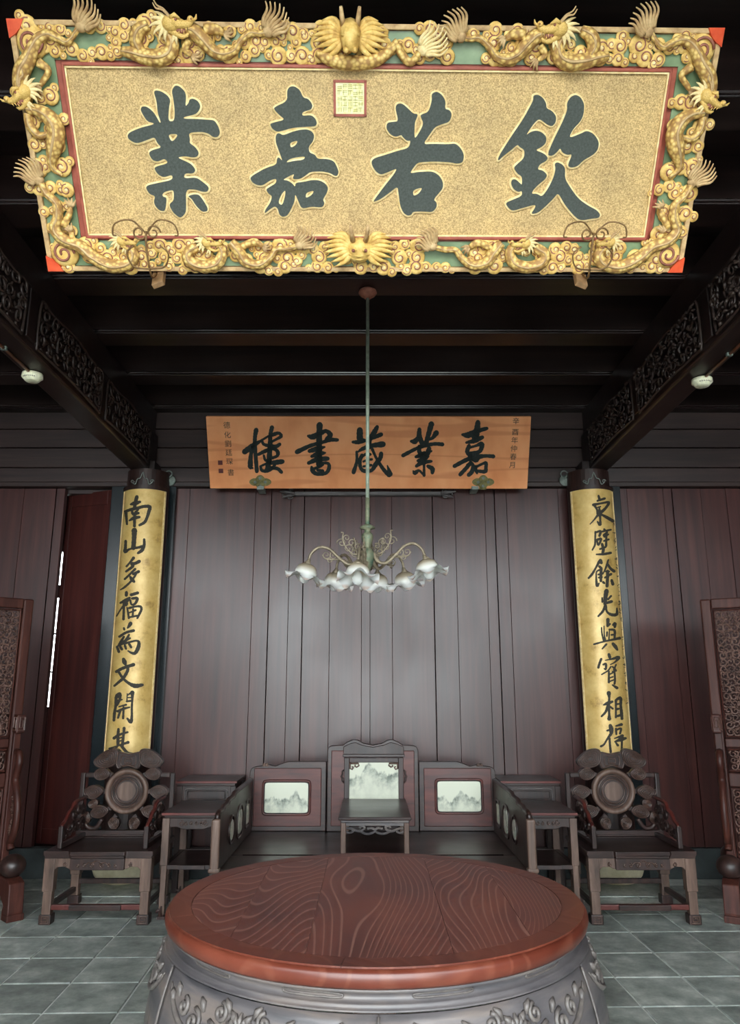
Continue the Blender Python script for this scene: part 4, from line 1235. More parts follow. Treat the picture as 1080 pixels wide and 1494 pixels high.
def cloud_plate(name, outline, y0, y1, parent, mat='furn', line='line', rings=3, sub=True):
    """flat carved cloud standing in the x-z plane, engraved with concentric lines (y0 = front)"""
    O = catmull(outline, 5, True)
    o = MB().prism([(x, z) for x, z in O], h0=-y1, h1=-y0, fn=lambda x, z, h: (x, -h, z)).build(name, M[mat], parent, bevel=.003, seg=1)
    c = centroid(O)
    ln_ = MB()
    for k in range(rings+1):
        s = .90-.72*k/(rings+.35)
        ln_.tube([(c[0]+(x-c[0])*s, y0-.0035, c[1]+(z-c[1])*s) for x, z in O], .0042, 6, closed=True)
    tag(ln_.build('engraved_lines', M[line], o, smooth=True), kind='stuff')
    return o

def relief_scroll(mb, x, y, z, r, fl=1, t=.004, axis='y'):
    sp = spiral(x, z, r, r*.15, PI/2, 1.4, 16, fl)
    mb.tube([(a, y, b) for a, b in sp], t, 5)

# ---------------- armchair
def make_armchair(label):
    ch = thing('rosewood_armchair', label, 'chair', group='pair of carved armchairs')
    W, D, SZ = .365, .285, .45
    outl = [(-W, -D), (-.19, -D), (-.18, -D-.018), (.18, -D-.018), (.19, -D), (W, -D), (W, D), (-W, D)]
    inn = [(-W+.075, -D+.07), (W-.075, -D+.07), (W-.075, D-.07), (-W+.075, D-.07)]
    MB().prism(outl, [inn], .422, SZ).build('seat_frame', M['furnx'], ch, bevel=.005)
    MB().box(-W+.073, W-.073, -D+.068, D-.068, .425, SZ-.005).build('seat_panel', M['furnx'], ch)
    o2 = [(x*.975, y*.97) for x, y in outl]
    MB().prism(o2, h0=.405, h1=.4215).build('seat_moulding', M['furnx'], ch, bevel=.004)
    # aprons
    def apron(y, front):
        P = [(-.31, .404), (.31, .404), (.31, .31), (.285, .33), (.265, .35), (.22, .353), (.19, .338), (-.19, .338), (-.22, .353), (-.265, .35), (-.285, .33), (-.31, .31)]
        a = MB().prism(P, h0=-y-.014, h1=-y+.014, fn=lambda x, z, h: (x, -h, z)).build('apron', M['worn'], ch, bevel=.003, seg=1)
        return a
    fa = apron(-D+.03, True)
    MB().box(-.18, .18, -D-.006, -D+.02, .335, .404).build('apron_centre', M['furn'], ch, bevel=.004)
    rl_ = MB()
    y = -D-.009
    for s in (-1, 1):
        for k, (x, z, r) in enumerate(((.035, .366, .018), (.085, .365, .014), (.125, .362, .011))):
            relief_scroll(rl_, s*x, y, z, r, s)
        relief_scroll(rl_, s*.215, -D+.013, .365, .014, -s)
    rl_.tube([(x, y, z) for x, z in catmull([(-.075, .366), (-.055, .382), (-.03, .38), (0, .392), (.03, .38), (.055, .382), (.075, .366)], 4)], .004, 5)
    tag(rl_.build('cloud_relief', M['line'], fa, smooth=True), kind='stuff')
    apron(D-.03, False)
    for s in (-1, 1):
        MB().box(s*(W-.045)-.012, s*(W-.045)+.012, -.22, .22, .32, .404).build('side_apron', M['furn'], ch, bevel=.003)
    # legs
    for sx in (-1, 1):
        for sy in (-1, 1):
            x, y = sx*(W-.045), sy*(D-.045)
            mt = M['worn']
            lg = MB()
            lg.box(x-.036, x+.036, y-.034, y+.034, .20, .404)
            lg.box(x-.029, x+.029, y-.028, y+.028, .04, .20)
            l = lg.build('leg', mt, ch, bevel=.005)
            MB().box(x-.040, x+.040, y-.038, y+.038, 0.001, .062).build('foot', M['furn'], l, bevel=.006)
            if sy < 0:
                ft = MB()
                ft.tube([(x+a, y-.039, .032+b) for a, b in ((-.026, -.02), (.026, -.02), (.026, .02), (-.018, .02), (-.018, -.010), (.014, -.010), (.014, .010), (-.006, .010))], .0028, 4)
                ft.build('fret_carving', M['worn'], l)
    # stretchers
    z0, z1 = .085, .118
    MB().box(-W+.07, W-.07, -D+.03, -D+.062, z0, z1).build('stretcher', M['redwood'], ch, bevel=.005)
    MB().box(-.17, .17, -D+.012, -D+.031, z0, z1).build('stretcher_step', M['furnx'], ch, bevel=.004)
    MB().box(-W+.07, W-.07, D-.062, D-.03, z0+.05, z1+.05).build('stretcher', M['furn'], ch, bevel=.005)
    for s in (-1, 1):
        MB().box(s*(W-.045)-.016, s*(W-.045)+.016, -.215, .215, z0, z1).build('stretcher', M['furn'], ch, bevel=.005)
    # back
    cx = lambda x: (x-640)/1004.0
    cz = lambda y: SZ+(705-y)/1004.0
    yb0, yb1 = D-.045, D-.012
    def T(pts, m=False): return [((-cx(x) if m else cx(x)), cz(y)) for x, y in pts]
    bk = MB()
    MB().box(cx(300), cx(980), yb0-.004, yb1+.004, SZ, cz(664)).build('back_rail', M['furnx'], ch, bevel=.004)
    MB().box(cx(492), cx(788), yb0-.012, yb0-.003, SZ+.001, cz(690)).build('back_step', M['furnx'], ch, bevel=.003)
    for m in (False, True):
        s = -1 if m else 1
        X = lambda v: s*cx(v)
        p = MB()
        p.box(min(X(288), X(322)), max(X(288), X(322)), yb0, yb1, SZ, cz(262))
        p.build('back_post', M['furn'], ch, bevel=.006)
        MB().box(min(X(323), X(408)), max(X(323), X(408)), yb0, yb1, cz(296), cz(262)).build('back_arm', M['furn'], ch, bevel=.006)
        for P in ([(378,185),(400,150),(460,105),(530,88),(562,110),(560,170),(540,205),(480,228),(410,222)],
                  [(390,262),(420,232),(470,228),(510,265),(490,300),(440,315),(400,300)],
                  [(325,392),(370,352),(430,355),(470,390),(440,430),(390,450),(340,430)],
                  [(365,480),(385,455),(425,450),(438,478),(415,505),(380,508)],
                  [(385,540),(420,495),(470,490),(520,520),(500,560),(450,580),(400,570)],
                  [(315,575),(335,540),(370,535),(390,575),(378,612),(340,618)],
                  [(522,610),(545,575),(590,580),(606,615),(585,655),(545,650)]):
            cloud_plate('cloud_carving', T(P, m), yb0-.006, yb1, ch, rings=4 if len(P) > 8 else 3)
        h = MB().tube([(a, (yb0+yb1)/2, b) for a, b in catmull(T([(345,618),(375,648),(420,652),(448,625),(468,588)], m), 4)], .017, 8)
        h.build('hook_carving', M['furn'], ch, smooth=True)
        # small bridge pieces that tie the carvings to ring and posts
        br = MB()
        for a, b in (((470,395),(490,395)), ((322,390),(330,390)), ((400,452),(398,460)), ((405,505),(412,512)), ((385,570),(378,580)), ((470,228),(478,232)), ((505,270),(520,280)), ((515,520),(525,510)), ((560,580),(575,560))):
            A, B = T([a, b], m)
            br.bar((A[0], (yb0+yb1)/2, A[1]), (B[0], (yb0+yb1)/2, B[1]), .03, .022, up=(0, 1, 0))
        tag(br.build('bridges', M['furn'], ch), kind='stuff')
    cloud_plate('crest_centre', T([(560,112),(640,124),(720,112),(735,150),(738,190),(720,232),(680,222),(640,212),(600,222),(560,232),(545,190),(548,150)]), yb0-.006, yb1, ch, rings=2)
    # ring and disc
    rc = (0.0, cz(393))
    ring = MB()
    n = 48
    prof = [(.160, .0), (.158, -.016), (.148, -.024), (.134, -.022), (.124, -.010), (.118, -.004), (.118, .016), (.160, .016)]
    vs, fs = [], []
    for i in range(n):
        a = 2*PI*i/n
        for r, y in prof: vs.append((r*math.cos(a), yb0+.01+y, rc[1]+r*math.sin(a)))
    k = len(prof)
    for i in range(n):
        for j in range(k):
            fs.append((i*k+j, i*k+(j+1) % k, ((i+1) % n)*k+(j+1) % k, ((i+1) % n)*k+j))
    ring.add(vs, fs)
    rg_ = ring.build('back_ring', M['worn'], ch, smooth=True)
    def disc(nm, r0, yf, mt):
        P = [(r0*math.cos(2*PI*i/40), rc[1]+r0*math.sin(2*PI*i/40)) for i in range(40)]
        MB().prism(P, h0=-(yb0+.022), h1=-yf, fn=lambda x, z, h: (x, -h, z)).build(nm, M[mt], rg_, bevel=.002)
    disc('disc_board', .119, yb0+.008, 'furn')
    disc('disc_centre', .068, yb0+.001, 'worn')
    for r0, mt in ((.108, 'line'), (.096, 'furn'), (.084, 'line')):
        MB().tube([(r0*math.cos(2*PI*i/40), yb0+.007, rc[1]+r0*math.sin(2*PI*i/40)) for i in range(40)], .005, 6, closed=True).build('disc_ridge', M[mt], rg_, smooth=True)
    # arms
    for s in (-1, 1):
        x = s*(W-.075)
        rail = catmull([(-D+.085, .585), (-D+.105, .60), (-D+.15, .615), (-D+.19, .655), (-D+.25, .675), (-D+.30, .715), (D-.05, .725)], 4)
        r_ = MB().tube([(x, a, b) for a, b in rail], .014, 8)
        r_.build('arm_rail', M['redwood'], ch, smooth=True)
        MB().box(x-.016, x+.016, -D+.07, -D+.10, SZ, .592).build('arm_post', M['furn'], ch, bevel=.006)
        MB().box(x-.014, x+.014, -D+.10, D-.045, SZ, SZ+.03).build('arm_rail_lower', M['furn'], ch, bevel=.003)
        f = MB()
        for (a, b, r, fl) in ((-.13, .525, .034, 1), (-.06, .545, .040, -1), (.02, .55, .042, 1), (.10, .56, .045, -1), (.18, .55, .042, 1), (.02, .635, .032, -1), (.10, .65, .034, 1), (.18, .65, .036, -1)):
            sp = spiral(a, b, r, r*.2, 0, 1.5, 16, fl)
            f.tube([(x, p, q) for p, q in sp], .011, 6)
        f.build('arm_carving', M['furn'], ch, smooth=True)
    return ch
ac = make_armchair('carved armchair with round back disc under the couplet board starting south mountain')
ac.location = (-1.785, 5.67, 0)
ac2 = copy_tree(ac)
ac2.location = (1.825, 5.67, 0)
ac2['label'] = 'carved armchair with round back disc under the couplet board starting east wall'

# ---------------- two-tier tea table
def make_tea(label):
    t = thing('tea_table', label, 'table', group='pair of two-tier tea tables')
    W, D = .215, .29
    MB().box(-W, W, -D, D, .652, .672).build('table_top', M['furnx'], t, bevel=.004)
    e = MB()
    e.box(-W-.002, W+.002, -D-.004, -D+.001, .655, .671); e.box(-W-.004, -W+.001, -D, D, .655, .671); e.box(W-.001, W+.004, -D, D, .655, .671)
    e.build('red_edge', M['rededge'], t)
    MB().box(-W+.012, W-.012, -D+.012, D-.012, .636, .653).build('waist', M['furnx'], t, bevel=.003)
    for y, mt in ((-D+.03, 'furn'), (D-.03, 'furn')):
        P = [(-W+.02, .636), (W-.02, .636), (W-.02, .52), (W-.045, .555), (W-.06, .575), (W-.10, .578), (.07, .562), (-.07, .562), (-W+.10, .578), (-W+.06, .575), (-W+.045, .555), (-W+.02, .52)]
        a = MB().prism(P, h0=-y-.012, h1=-y+.012, fn=lambda x, z, h: (x, -h, z)).build('apron', M['furn'], t, bevel=.003, seg=1)
        if y < 0:
            r = MB()
            for s in (-1, 1):
                for x, z, q in ((.085, .60, .020), (.055, .598, .014), (.022, .60, .013)):
                    relief_scroll(r, s*x, y-.014, z, q, s, .0035)
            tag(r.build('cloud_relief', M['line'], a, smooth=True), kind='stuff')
    for s in (-1, 1):
        MB().box(s*(W-.03)-.01, s*(W-.03)+.01, -D+.04, D-.04, .57, .636).build('side_apron', M['furn'], t, bevel=.003)
        for sy in (-1, 1):
            x, y = s*(W-.027), sy*(D-.027)
            mt = M['worn']
            l = MB()
            l.box(x-.025, x+.025, y-.025, y+.025, .335, .636)
            l.box(x-.019, x+.019, y-.019, y+.019, .03, .335)
            lo = l.build('leg', mt, t, bevel=.004)
            f = MB().box(x-.026, x+.026, y-.026, y+.026, .001, .02)
            f.tube([(x+s*(.016+.014*math.cos(q)), y-.024, .045+.016*math.sin(q)) for q in [i*.5 for i in range(10)]], .008, 6)
            f.tube([(x, y-.02, .02), (x+s*.006, y-.022, .05), (x, y-.018, .085)], [.016, .014, .006], 6)
            f.build('scroll_foot', M['furn'], lo, smooth=False)
    MB().box(-W+.045, W-.045, -D+.045, D-.045, .318, .332).build('shelf', M['furnx'], t)
    fr_ = MB()
    for x0, x1, y0, y1 in ((-W+.045, W-.045, -D+.012, -D+.045), (-W+.045, W-.045, D-.045, D-.012), (-W+.012, -W+.045, -D+.05, D-.05), (W-.045, W-.012, -D+.05, D-.05)):
        MB().box(x0, x1, y0, y1, .308, .336).build('shelf_rail', M['furn'], t, bevel=.004)
    MB().box(-.09, .09, -D+.004, -D+.013, .308, .336).build('shelf_step', M['furn'], t, bevel=.003)
    return t
tt = make_tea('two-tier tea table beside the armchair under the south mountain couplet board')
tt.location = (-1.19, 5.80, 0)
t2 = copy_tree(tt); t2.location = (1.225, 5.80, 0)
t2['label'] = 'two-tier tea table beside the armchair under the east wall couplet board'

# ---------------- taller stand behind each tea table
def make_stand(label):
    t = thing('side_stand', label, 'table', group='pair of tall stands against the planked wall')
    W, D = .235, .215
    MB().box(-W, W, -D, D, .785, .803).build('table_top', M['furnx'], t, bevel=.004)
    MB().box(-W-.002, W+.002, -D-.004, -D+.001, .787, .802).build('red_edge', M['rededge'], t)
    MB().box(-W+.012, W-.012, -D+.012, D-.012, .765, .786).build('waist', M['furnx'], t, bevel=.003)
    pn = MB().box(-W+.04, W-.04, -D+.02, -D+.04, .63, .766).build('front_panel', M['furn'], t, bevel=.003)
    for q, (a, b) in enumerate(((.165, .048), (.145, .030))):
        r = MB()
        P = []
        for i in range(32):
            an = 2*PI*i/32
            c, s = math.cos(an), math.sin(an)
            P.append((a*abs(c)**.18*(1 if c > 0 else -1), -D+.018, .697+b*abs(s)**.18*(1 if s > 0 else -1)))
        r.tube(P, .0045, 6, closed=True)
        r.build('inset_moulding', M['apron'] if q == 0 else M['furn'], pn, smooth=True)
    for s in (-1, 1):
        MB().box(s*(W-.03)-.01, s*(W-.03)+.01, -D+.05, D-.05, .65, .766).build('side_panel', M['furn'], t, bevel=.003)
        for sy in (-1, 1):
            x, y = s*(W-.027), sy*(D-.027)
            MB().box(x-.022, x+.022, y-.022, y+.022, .001, .766).build('leg', M['furn'], t, bevel=.004)
    for y in (-D+.03, D-.03):
        MB().box(-W+.05, W-.05, y-.012, y+.012, .22, .25).build('stretcher', M['furn'], t, bevel=.003)
    return t
sd = make_stand('dark stand with recessed front panel behind the tea table on the south mountain side')
sd.location = (-1.25, 6.39, 0)
s2 = copy_tree(sd); s2.location = (1.27, 6.39, 0)
s2['label'] = 'dark stand with recessed front panel behind the tea table on the east wall side'

# ---------------- daybed with marble-inlaid back
def dream_stone(name, seed, w, h, base, amp):
    m, nt, b = nodes(name)
    tc = N(nt, 'ShaderNodeTexCoord')
    sep = N(nt, 'ShaderNodeSeparateXYZ'); nt.links.new(tc.outputs['Object'], sep.inputs[0])
    n1 = N(nt, 'ShaderNodeTexNoise', noise_dimensions='1D', i_Scale=2.6/w, i_Detail=4.0, i_Roughness=.55)
    a1 = N(nt, 'ShaderNodeMath', operation='ADD'); a1.inputs[1].default_value = seed
    nt.links.new(sep.outputs['X'], a1.inputs[0]); nt.links.new(a1.outputs[0], n1.inputs['W'])
    zz = N(nt, 'ShaderNodeMath', operation='DIVIDE'); zz.inputs[1].default_value = h
    nt.links.new(sep.outputs['Z'], zz.inputs[0])
    ml = N(nt, 'ShaderNodeMath', operation='MULTIPLY_ADD'); ml.inputs[1].default_value = amp; ml.inputs[2].default_value = base
    nt.links.new(n1.outputs['Fac'], ml.inputs[0])
    sb = N(nt, 'ShaderNodeMath', operation='SUBTRACT')
    nt.links.new(ml.outputs[0], sb.inputs[0]); nt.links.new(zz.outputs[0], sb.inputs[1])
    n2 = N(nt, 'ShaderNodeTexNoise', i_Scale=5.0/w, i_Detail=7.0, i_Roughness=.65)
    nt.links.new(tc.outputs['Object'], n2.inputs['Vector'])
    r1 = ramp(nt, sb.outputs[0], [(0.0, (0, 0, 0, 1)), (0.06, (1, 1, 1, 1)), (0.5, (.15, .15, .15, 1))])
    r2 = ramp(nt, n2.outputs['Fac'], [(0.36, (0.0, 0, 0, 1)), (0.62, (1, 1, 1, 1))])
    mm = N(nt, 'ShaderNodeMath', operation='MULTIPLY')
    nt.links.new(r1.outputs['Color'], mm.inputs[0]); nt.links.new(r2.outputs['Color'], mm.inputs[1])
    mx = N(nt, 'ShaderNodeMix', data_type='RGBA')
    mx.inputs['A'].default_value = lin((212, 216, 196)); mx.inputs['B'].default_value = lin((92, 104, 94))
    nt.links.new(mm.outputs[0], mx.inputs['Factor'])
    nt.links.new(mx.outputs['Result'], b.inputs['Base Color'])
    b.inputs['Roughness'].default_value = .25
    return m
bed = thing('marble_daybed', 'wide dark daybed with landscape-marble panels in its three-part back', 'daybed', (.04, 5.465, 0))
BW, BF, BB, SZ = .965, -.715, .715, .45
MB().box(-BW, BW, BF, BB, .375, .425).build('seat_frame', M['furnx'], bed, bevel=.006)
MB().box(-BW+.01, BW-.01, BF+.09, -.205, .426, SZ).build('seat_panel', M['furnx'], bed, bevel=.002)
MB().box(-BW+.01, BW-.01, -.195, BB-.02, .426, SZ).build('seat_panel', M['furnx'], bed, bevel=.002)
MB().box(-BW+.01, BW-.01, BF, BF+.088, .426, SZ).build('front_rail', M['furnx'], bed, bevel=.004)
MB().tube([(-BW+.12, -.2, SZ-.001), (BW-.12, -.2, SZ-.001)], .0055, 10).build('joint_bead', M['joistbead'], bed, smooth=True)
P = [(-BW+.03, .374), (BW-.03, .374), (BW-.03, .16), (BW-.12, .20), (BW-.2, .27), (.2, .27), (0, .25), (-.2, .27), (-BW+.2, .27), (-BW+.12, .20), (-BW+.03, .16)]
MB().prism(P, h0=-BF-.045, h1=-BF-.02, fn=lambda x, z, h: (x, -h, z)).build('front_apron', M['furn'], bed, bevel=.004)
for sx in (-1, 1):
    MB().box(sx*(BW-.04)-.012, sx*(BW-.04)+.012, BF+.12, BB-.12, .26, .374).build('side_apron', M['furn'], bed)
    for y in (BF+.06, BB-.06):
        lg = MB().tube([(sx*(BW-.06), y, .374), (sx*(BW-.045), y, .26), (sx*(BW-.06), y, .12), (sx*(BW-.085), y, .03), (sx*(BW-.085), y, .001)], [.055, .06, .05, .042, .045], 8)
        lg.build('leg', M['furn'], bed, smooth=True)
bx = lambda x: (x-548)/516.0
bz = lambda y: SZ+(380-y)/516.0
YB0, YB1 = .645, .695
def back_panel(outline, y0=YB0, y1=YB1):
    O = [(bx(x), bz(y)) for x, y in outline]
    return MB().prism(O, h0=-y1, h1=-y0, fn=lambda x, z, h: (x, -h, z)).build('back_panel', M['furnx'], bed, bevel=.005)
lp = [(60,380),(60,158),(66,146),(80,140),(110,136),(122,128),(134,132),(160,138),(185,128),(212,120),(364,120),(364,380)]
rp = [(1096-x, y) for x, y in lp][::-1]
cp = [(368,380),(368,76),(374,64),(386,59),(430,57),(445,46),(470,36),(490,38),(512,50),(549,57),(586,50),(608,38),(628,36),(653,46),(668,57),(712,59),(724,64),(730,76),(730,380)]
stones = []
for k, (outl, inner, stone) in enumerate(((lp, (78,345,145,362), (122,295,198,312)), (rp, (751,1018,145,362), (803,975,193,307)))):
    bp_ = back_panel(outl)
    a, b, c, d = inner
    MB().box(bx(a), bx(b), YB0-.010, YB0, bz(d), bz(c)).build('inset_board', M['redwood'], bp_, bevel=.006)
    a, b, c, d = stone
    def frame(nm, e, t, yf, mt):
        P = []
        for i in range(40):
            an = 2*PI*(i+.5)/40
            cc, ss = math.cos(an), math.sin(an)
            P.append(((bx(a)+bx(b))/2+((bx(b)-bx(a))/2+e)*abs(cc)**.16*(1 if cc > 0 else -1), yf, (bz(c)+bz(d))/2+((bz(c)-bz(d))/2+e)*abs(ss)**.16*(1 if ss > 0 else -1)))
        MB().tube(P, t, 8, closed=True).build(nm, M[mt], bp_, smooth=True)
    frame('stone_moulding', .012, .009, YB0-.013, 'redwood')
    frame('stone_moulding', .003, .005, YB0-.016, 'furn')
    w, h = bx(b)-bx(a), bz(c)-bz(d)
    sm_ = dream_stone('landscape_marble_%d' % k, 3.1+k*7.7, w, h, -.55, 1.1)
    MB().box(-w/2, w/2, -.003, .003, -h/2, h/2).build('marble_panel', sm_, bp_, loc=((bx(a)+bx(b))/2, YB0-.012, (bz(c)+bz(d))/2))
    # little carved knot on the top rail
    kx = 122 if k == 0 else 974
    kn = MB()
    for s in (-1, 1): relief_scroll(kn, bx(kx)+s*.014, YB0-.004, bz(133), .012, s, .005)
    kn.build('top_knot', M['worn'], bp_, smooth=True)
cpn = back_panel(cp, YB0-.012, YB1+.004)
MB().box(bx(384), bx(714), YB0-.022, YB0-.012, bz(360), bz(78)).build('inset_board', M['redwood'], cpn, bevel=.005)
sh = MB().prism([(bx(x), bz(y)) for x, y in [(432,90),(432,62),(460,50),(480,46),(505,56),(549,64),(593,56),(618,46),(640,50),(672,62),(672,90)]], h0=-(YB0-.02), h1=-(YB0-.04), fn=lambda x, z, h: (x, -h, z))
sh.build('crest_board', M['furn'], cpn, bevel=.004)
MB().box(bx(430), bx(674), YB0-.055, YB0-.018, bz(101), bz(90)).build('crest_shelf', M['furnx'], cpn, bevel=.004)
for x0, x1, z0, z1 in ((436, 456, 378, 104), (650, 670, 378, 104), (456, 650, 122, 104)):
    MB().box(bx(x0), bx(x1), YB0-.044, YB0-.02, bz(z0), bz(z1)).build('stone_frame', M['furn'], cpn, bevel=.004)
w, h = bx(650)-bx(456), bz(122)-bz(262)
sm_ = dream_stone('landscape_marble_2', 41.3, w, h, -.2, .95)
MB().box(-w/2, w/2, -.003, .003, -h/2, h/2).build('marble_panel', sm_, cpn, loc=((bx(650)+bx(456))/2, YB0-.026, (bz(122)+bz(262))/2))
for s, xe in ((1, 456), (-1, 650)):
    f = MB()
    f.tube([(bx(xe)+s*a, YB0-.038, bz(122)-b) for a, b in ((.0, .008), (.070, .008), (.074, .022), (.056, .034), (.042, .026), (.048, .018))], .0065, 6)
    f.tube([(bx(xe)+s*a, YB0-.038, bz(122)-b) for a, b in ((.006, 0), (.006, .045), (.022, .05), (.030, .038), (.022, .028))], .0065, 6)
    f.build('corner_fret', M['worn'], cpn, smooth=True)
    e = MB().tube([(bx(xe)-s*(.045+a), YB0-.03, bz(175)+b) for a, b in ((-.005, .045), (.008, .035), (.006, .015), (.016, .0), (.006, -.015), (.008, -.03), (-.005, -.045))], .008, 6)
    e.build('side_ear', M['furn'], cpn, smooth=True)
for sx in (-1, 1):
    xa = sx*(BW-.03)
    prof = [(BF+.06, .45), (BF+.06, .735), (BF+.075, .765), (BF+.11, .775), (BF+.20, .772), (BF+.24, .785), (BF+.36, .785), (BF+.40, .80), (BF+.58, .80), (BF+.62, .815), (YB0-.02, .82), (YB0-.02, .45)]
    pan = MB().prism(prof, h0=-.018, h1=.018, fn=lambda y, z, h: (xa+h, y, z)).build('arm_panel', M['furn'], bed, bevel=.006)
    rr_ = MB().tube([(xa, a, b) for a, b in prof[1:-1]], .016, 8).build('arm_rail', M['furnx'], pan, smooth=True)
    MB().box(xa-.026, xa+.026, BF+.02, BF+.062, .426, .745).build('arm_post', M['worn'], pan, bevel=.012, seg=3)
    MB().box(xa-.034, xa+.034, BF+.015, BF+.07, .45, .475).build('post_base', M['worn'], pan, bevel=.008)
    for yc, kind in ((-.255, 0), (.06, 1), (.38, 2)):
        ins = -sx
        P = []
        ry, rz = ((.085, .085), (.10, .105), (.075, .09))[kind]
        pw = (1.0, .55, .2)[kind]
        for i in range(32):
            an = 2*PI*(i+.5)/32
            cc, ss = math.cos(an), math.sin(an)
            P.append((yc+ry*abs(cc)**pw*(1 if cc > 0 else -1), .615+rz*abs(ss)**pw*(1 if ss > 0 else -1)))
        MB().tube([(xa+ins*.019, y, z) for y, z in P], .008, 6, closed=True).build('medallion_frame', M['furnx'], pan, smooth=True)
        Q = [(yc+(y-yc)*.72, .615+(z-.615)*.72) for y, z in P]
        MB().prism(Q, h0=.0, h1=.008, fn=lambda y, z, h: (xa+ins*(.017+h), y, z)).build('marble_inlay', M['marble'], pan)

# low table standing on the daybed
lt = thing('low_table', 'small low table with scrolled apron standing on the daybed', 'table', (.052, 5.64, SZ))
MB().box(-.236, .236, -.445, .395, .222, .242).build('table_top', M['furnx'], lt, bevel=.005)
MB().box(-.222, .222, -.43, .38, .205, .222).build('waist', M['apron'], lt, bevel=.004)
for sx in (-1, 1):
    for y in (-.405, .355):
        MB().box(sx*.205-.017, sx*.205+.017, y-.017, y+.017, .0, .205).build('leg', M['worn'], lt, bevel=.005)
    MB().box(sx*.205-.009, sx*.205+.009, -.38, .33, .15, .205).build('side_apron', M['furn'], lt)
ap = MB()
ap.box(-.19, .19, -.414, -.396, .185, .205)
for s in (-1, 1):
    ap.tube([(s*a, -.405, b) for a, b in catmull([(.186, .17), (.15, .165), (.11, .15), (.075, .16), (.07, .178), (.09, .183), (.10, .17)], 4)], .008, 6)
    ap.tube([(s*a, -.405, b) for a, b in catmull([(.105, .155), (.06, .135), (.02, .14), (.0, .155), (.02, .17), (.05, .165)], 4)], .008, 6)
    ap.tube([(s*a, -.405, b) for a, b in catmull([(.188, .15), (.165, .14), (.14, .15), (.15, .165)], 4)], .007, 6)
ap.build('scrolled_apron', M['apron'], lt, smooth=False)

M['aprlow'] = mottled('apron_relief_wood', [(0.3, (72, 67, 66)), (0.7, (106, 99, 94))], 40, 4, 0.42, 0, 0.2)
# ---------------- large round table
rt = thing('round_table', 'large round drum-shaped table with figured plank top and carved apron', 'table', (.04, 2.69, 0))
ZT_, RT = .842, .668
MB().lathe([(0, .795), (RT-.09, .795), (RT-.09, .80), (RT-.012, .792), (RT-.004, .80), (RT, .815), (RT-.002, .828), (RT-.010, ZT_-.004), (RT-.016, ZT_-.006), (0, ZT_-.006)], 96).build('top_body', M['trim'], rt, smooth=True)
RI = .590
def circ_cut(x0, x1, r, n=14):
    P = []
    xs = [x0+(x1-x0)*i/n for i in range(n+1)]
    return [(x, -math.sqrt(max(0, r*r-x*x))) for x in xs]+[(x, math.sqrt(max(0, r*r-x*x))) for x in xs[::-1]]
cuts = [-RI+.002, -.40, -.185, .195, .42, RI-.002]
for a, b in zip(cuts[:-1], cuts[1:]):
    P = circ_cut(a+.0006, b-.0006, RI-.001)
    P = [p for i, p in enumerate(P) if i == 0 or (abs(p[0]-P[i-1][0])+abs(p[1]-P[i-1][1])) > 1e-5]
    MB().prism(P, h0=-.012, h1=0).build('plank', M['ttop'], rt, loc=(0, 0, ZT_))
nseg = 6
for i in range(nseg):
    a0 = 2*PI*i/nseg+R(22)+.0008; a1 = a0+2*PI/nseg-.0016
    n = 20
    P = [((RT-.012)*math.cos(a0+(a1-a0)*k/n), (RT-.012)*math.sin(a0+(a1-a0)*k/n)) for k in range(n+1)]+[((RI+.0005)*math.cos(a1-(a1-a0)*k/n), (RI+.0005)*math.sin(a1-(a1-a0)*k/n)) for k in range(n+1)]
    MB().prism(P, h0=-.012, h1=.0003).build('rim_board', M['trim'], rt, loc=(0, 0, ZT_))
# waist with slot panels
MB().lathe([(RT-.028, .795), (RT-.018, .790), (RT-.018, .783), (RT-.032, .779), (RT-.038, .778), (RT-.040, .760), (RT-.026, .758), (RT-.018, .755), (RT-.022, .752), (RT-.008, .750), (RT-.004, .746), (RT-.016, .742), (0, .742)], 96).build('waist', M['apron'], rt, smooth=True)
for i in range(12):
    a = 2*PI*i/12+R(15)
    P = []
    for k in range(24):
        an = 2*PI*k/24
        c, s = math.cos(an), math.sin(an)
        aa = a+.125*abs(c)**.4*(1 if c > 0 else -1); zz = .769+.005*abs(s)**.6*(1 if s > 0 else -1)
        P.append(((RT-.0385)*math.cos(aa), (RT-.0385)*math.sin(aa), zz))
    MB().tube(P, .0030, 6, closed=True).build('slot_moulding', M['aprcarve'], rt, smooth=True)
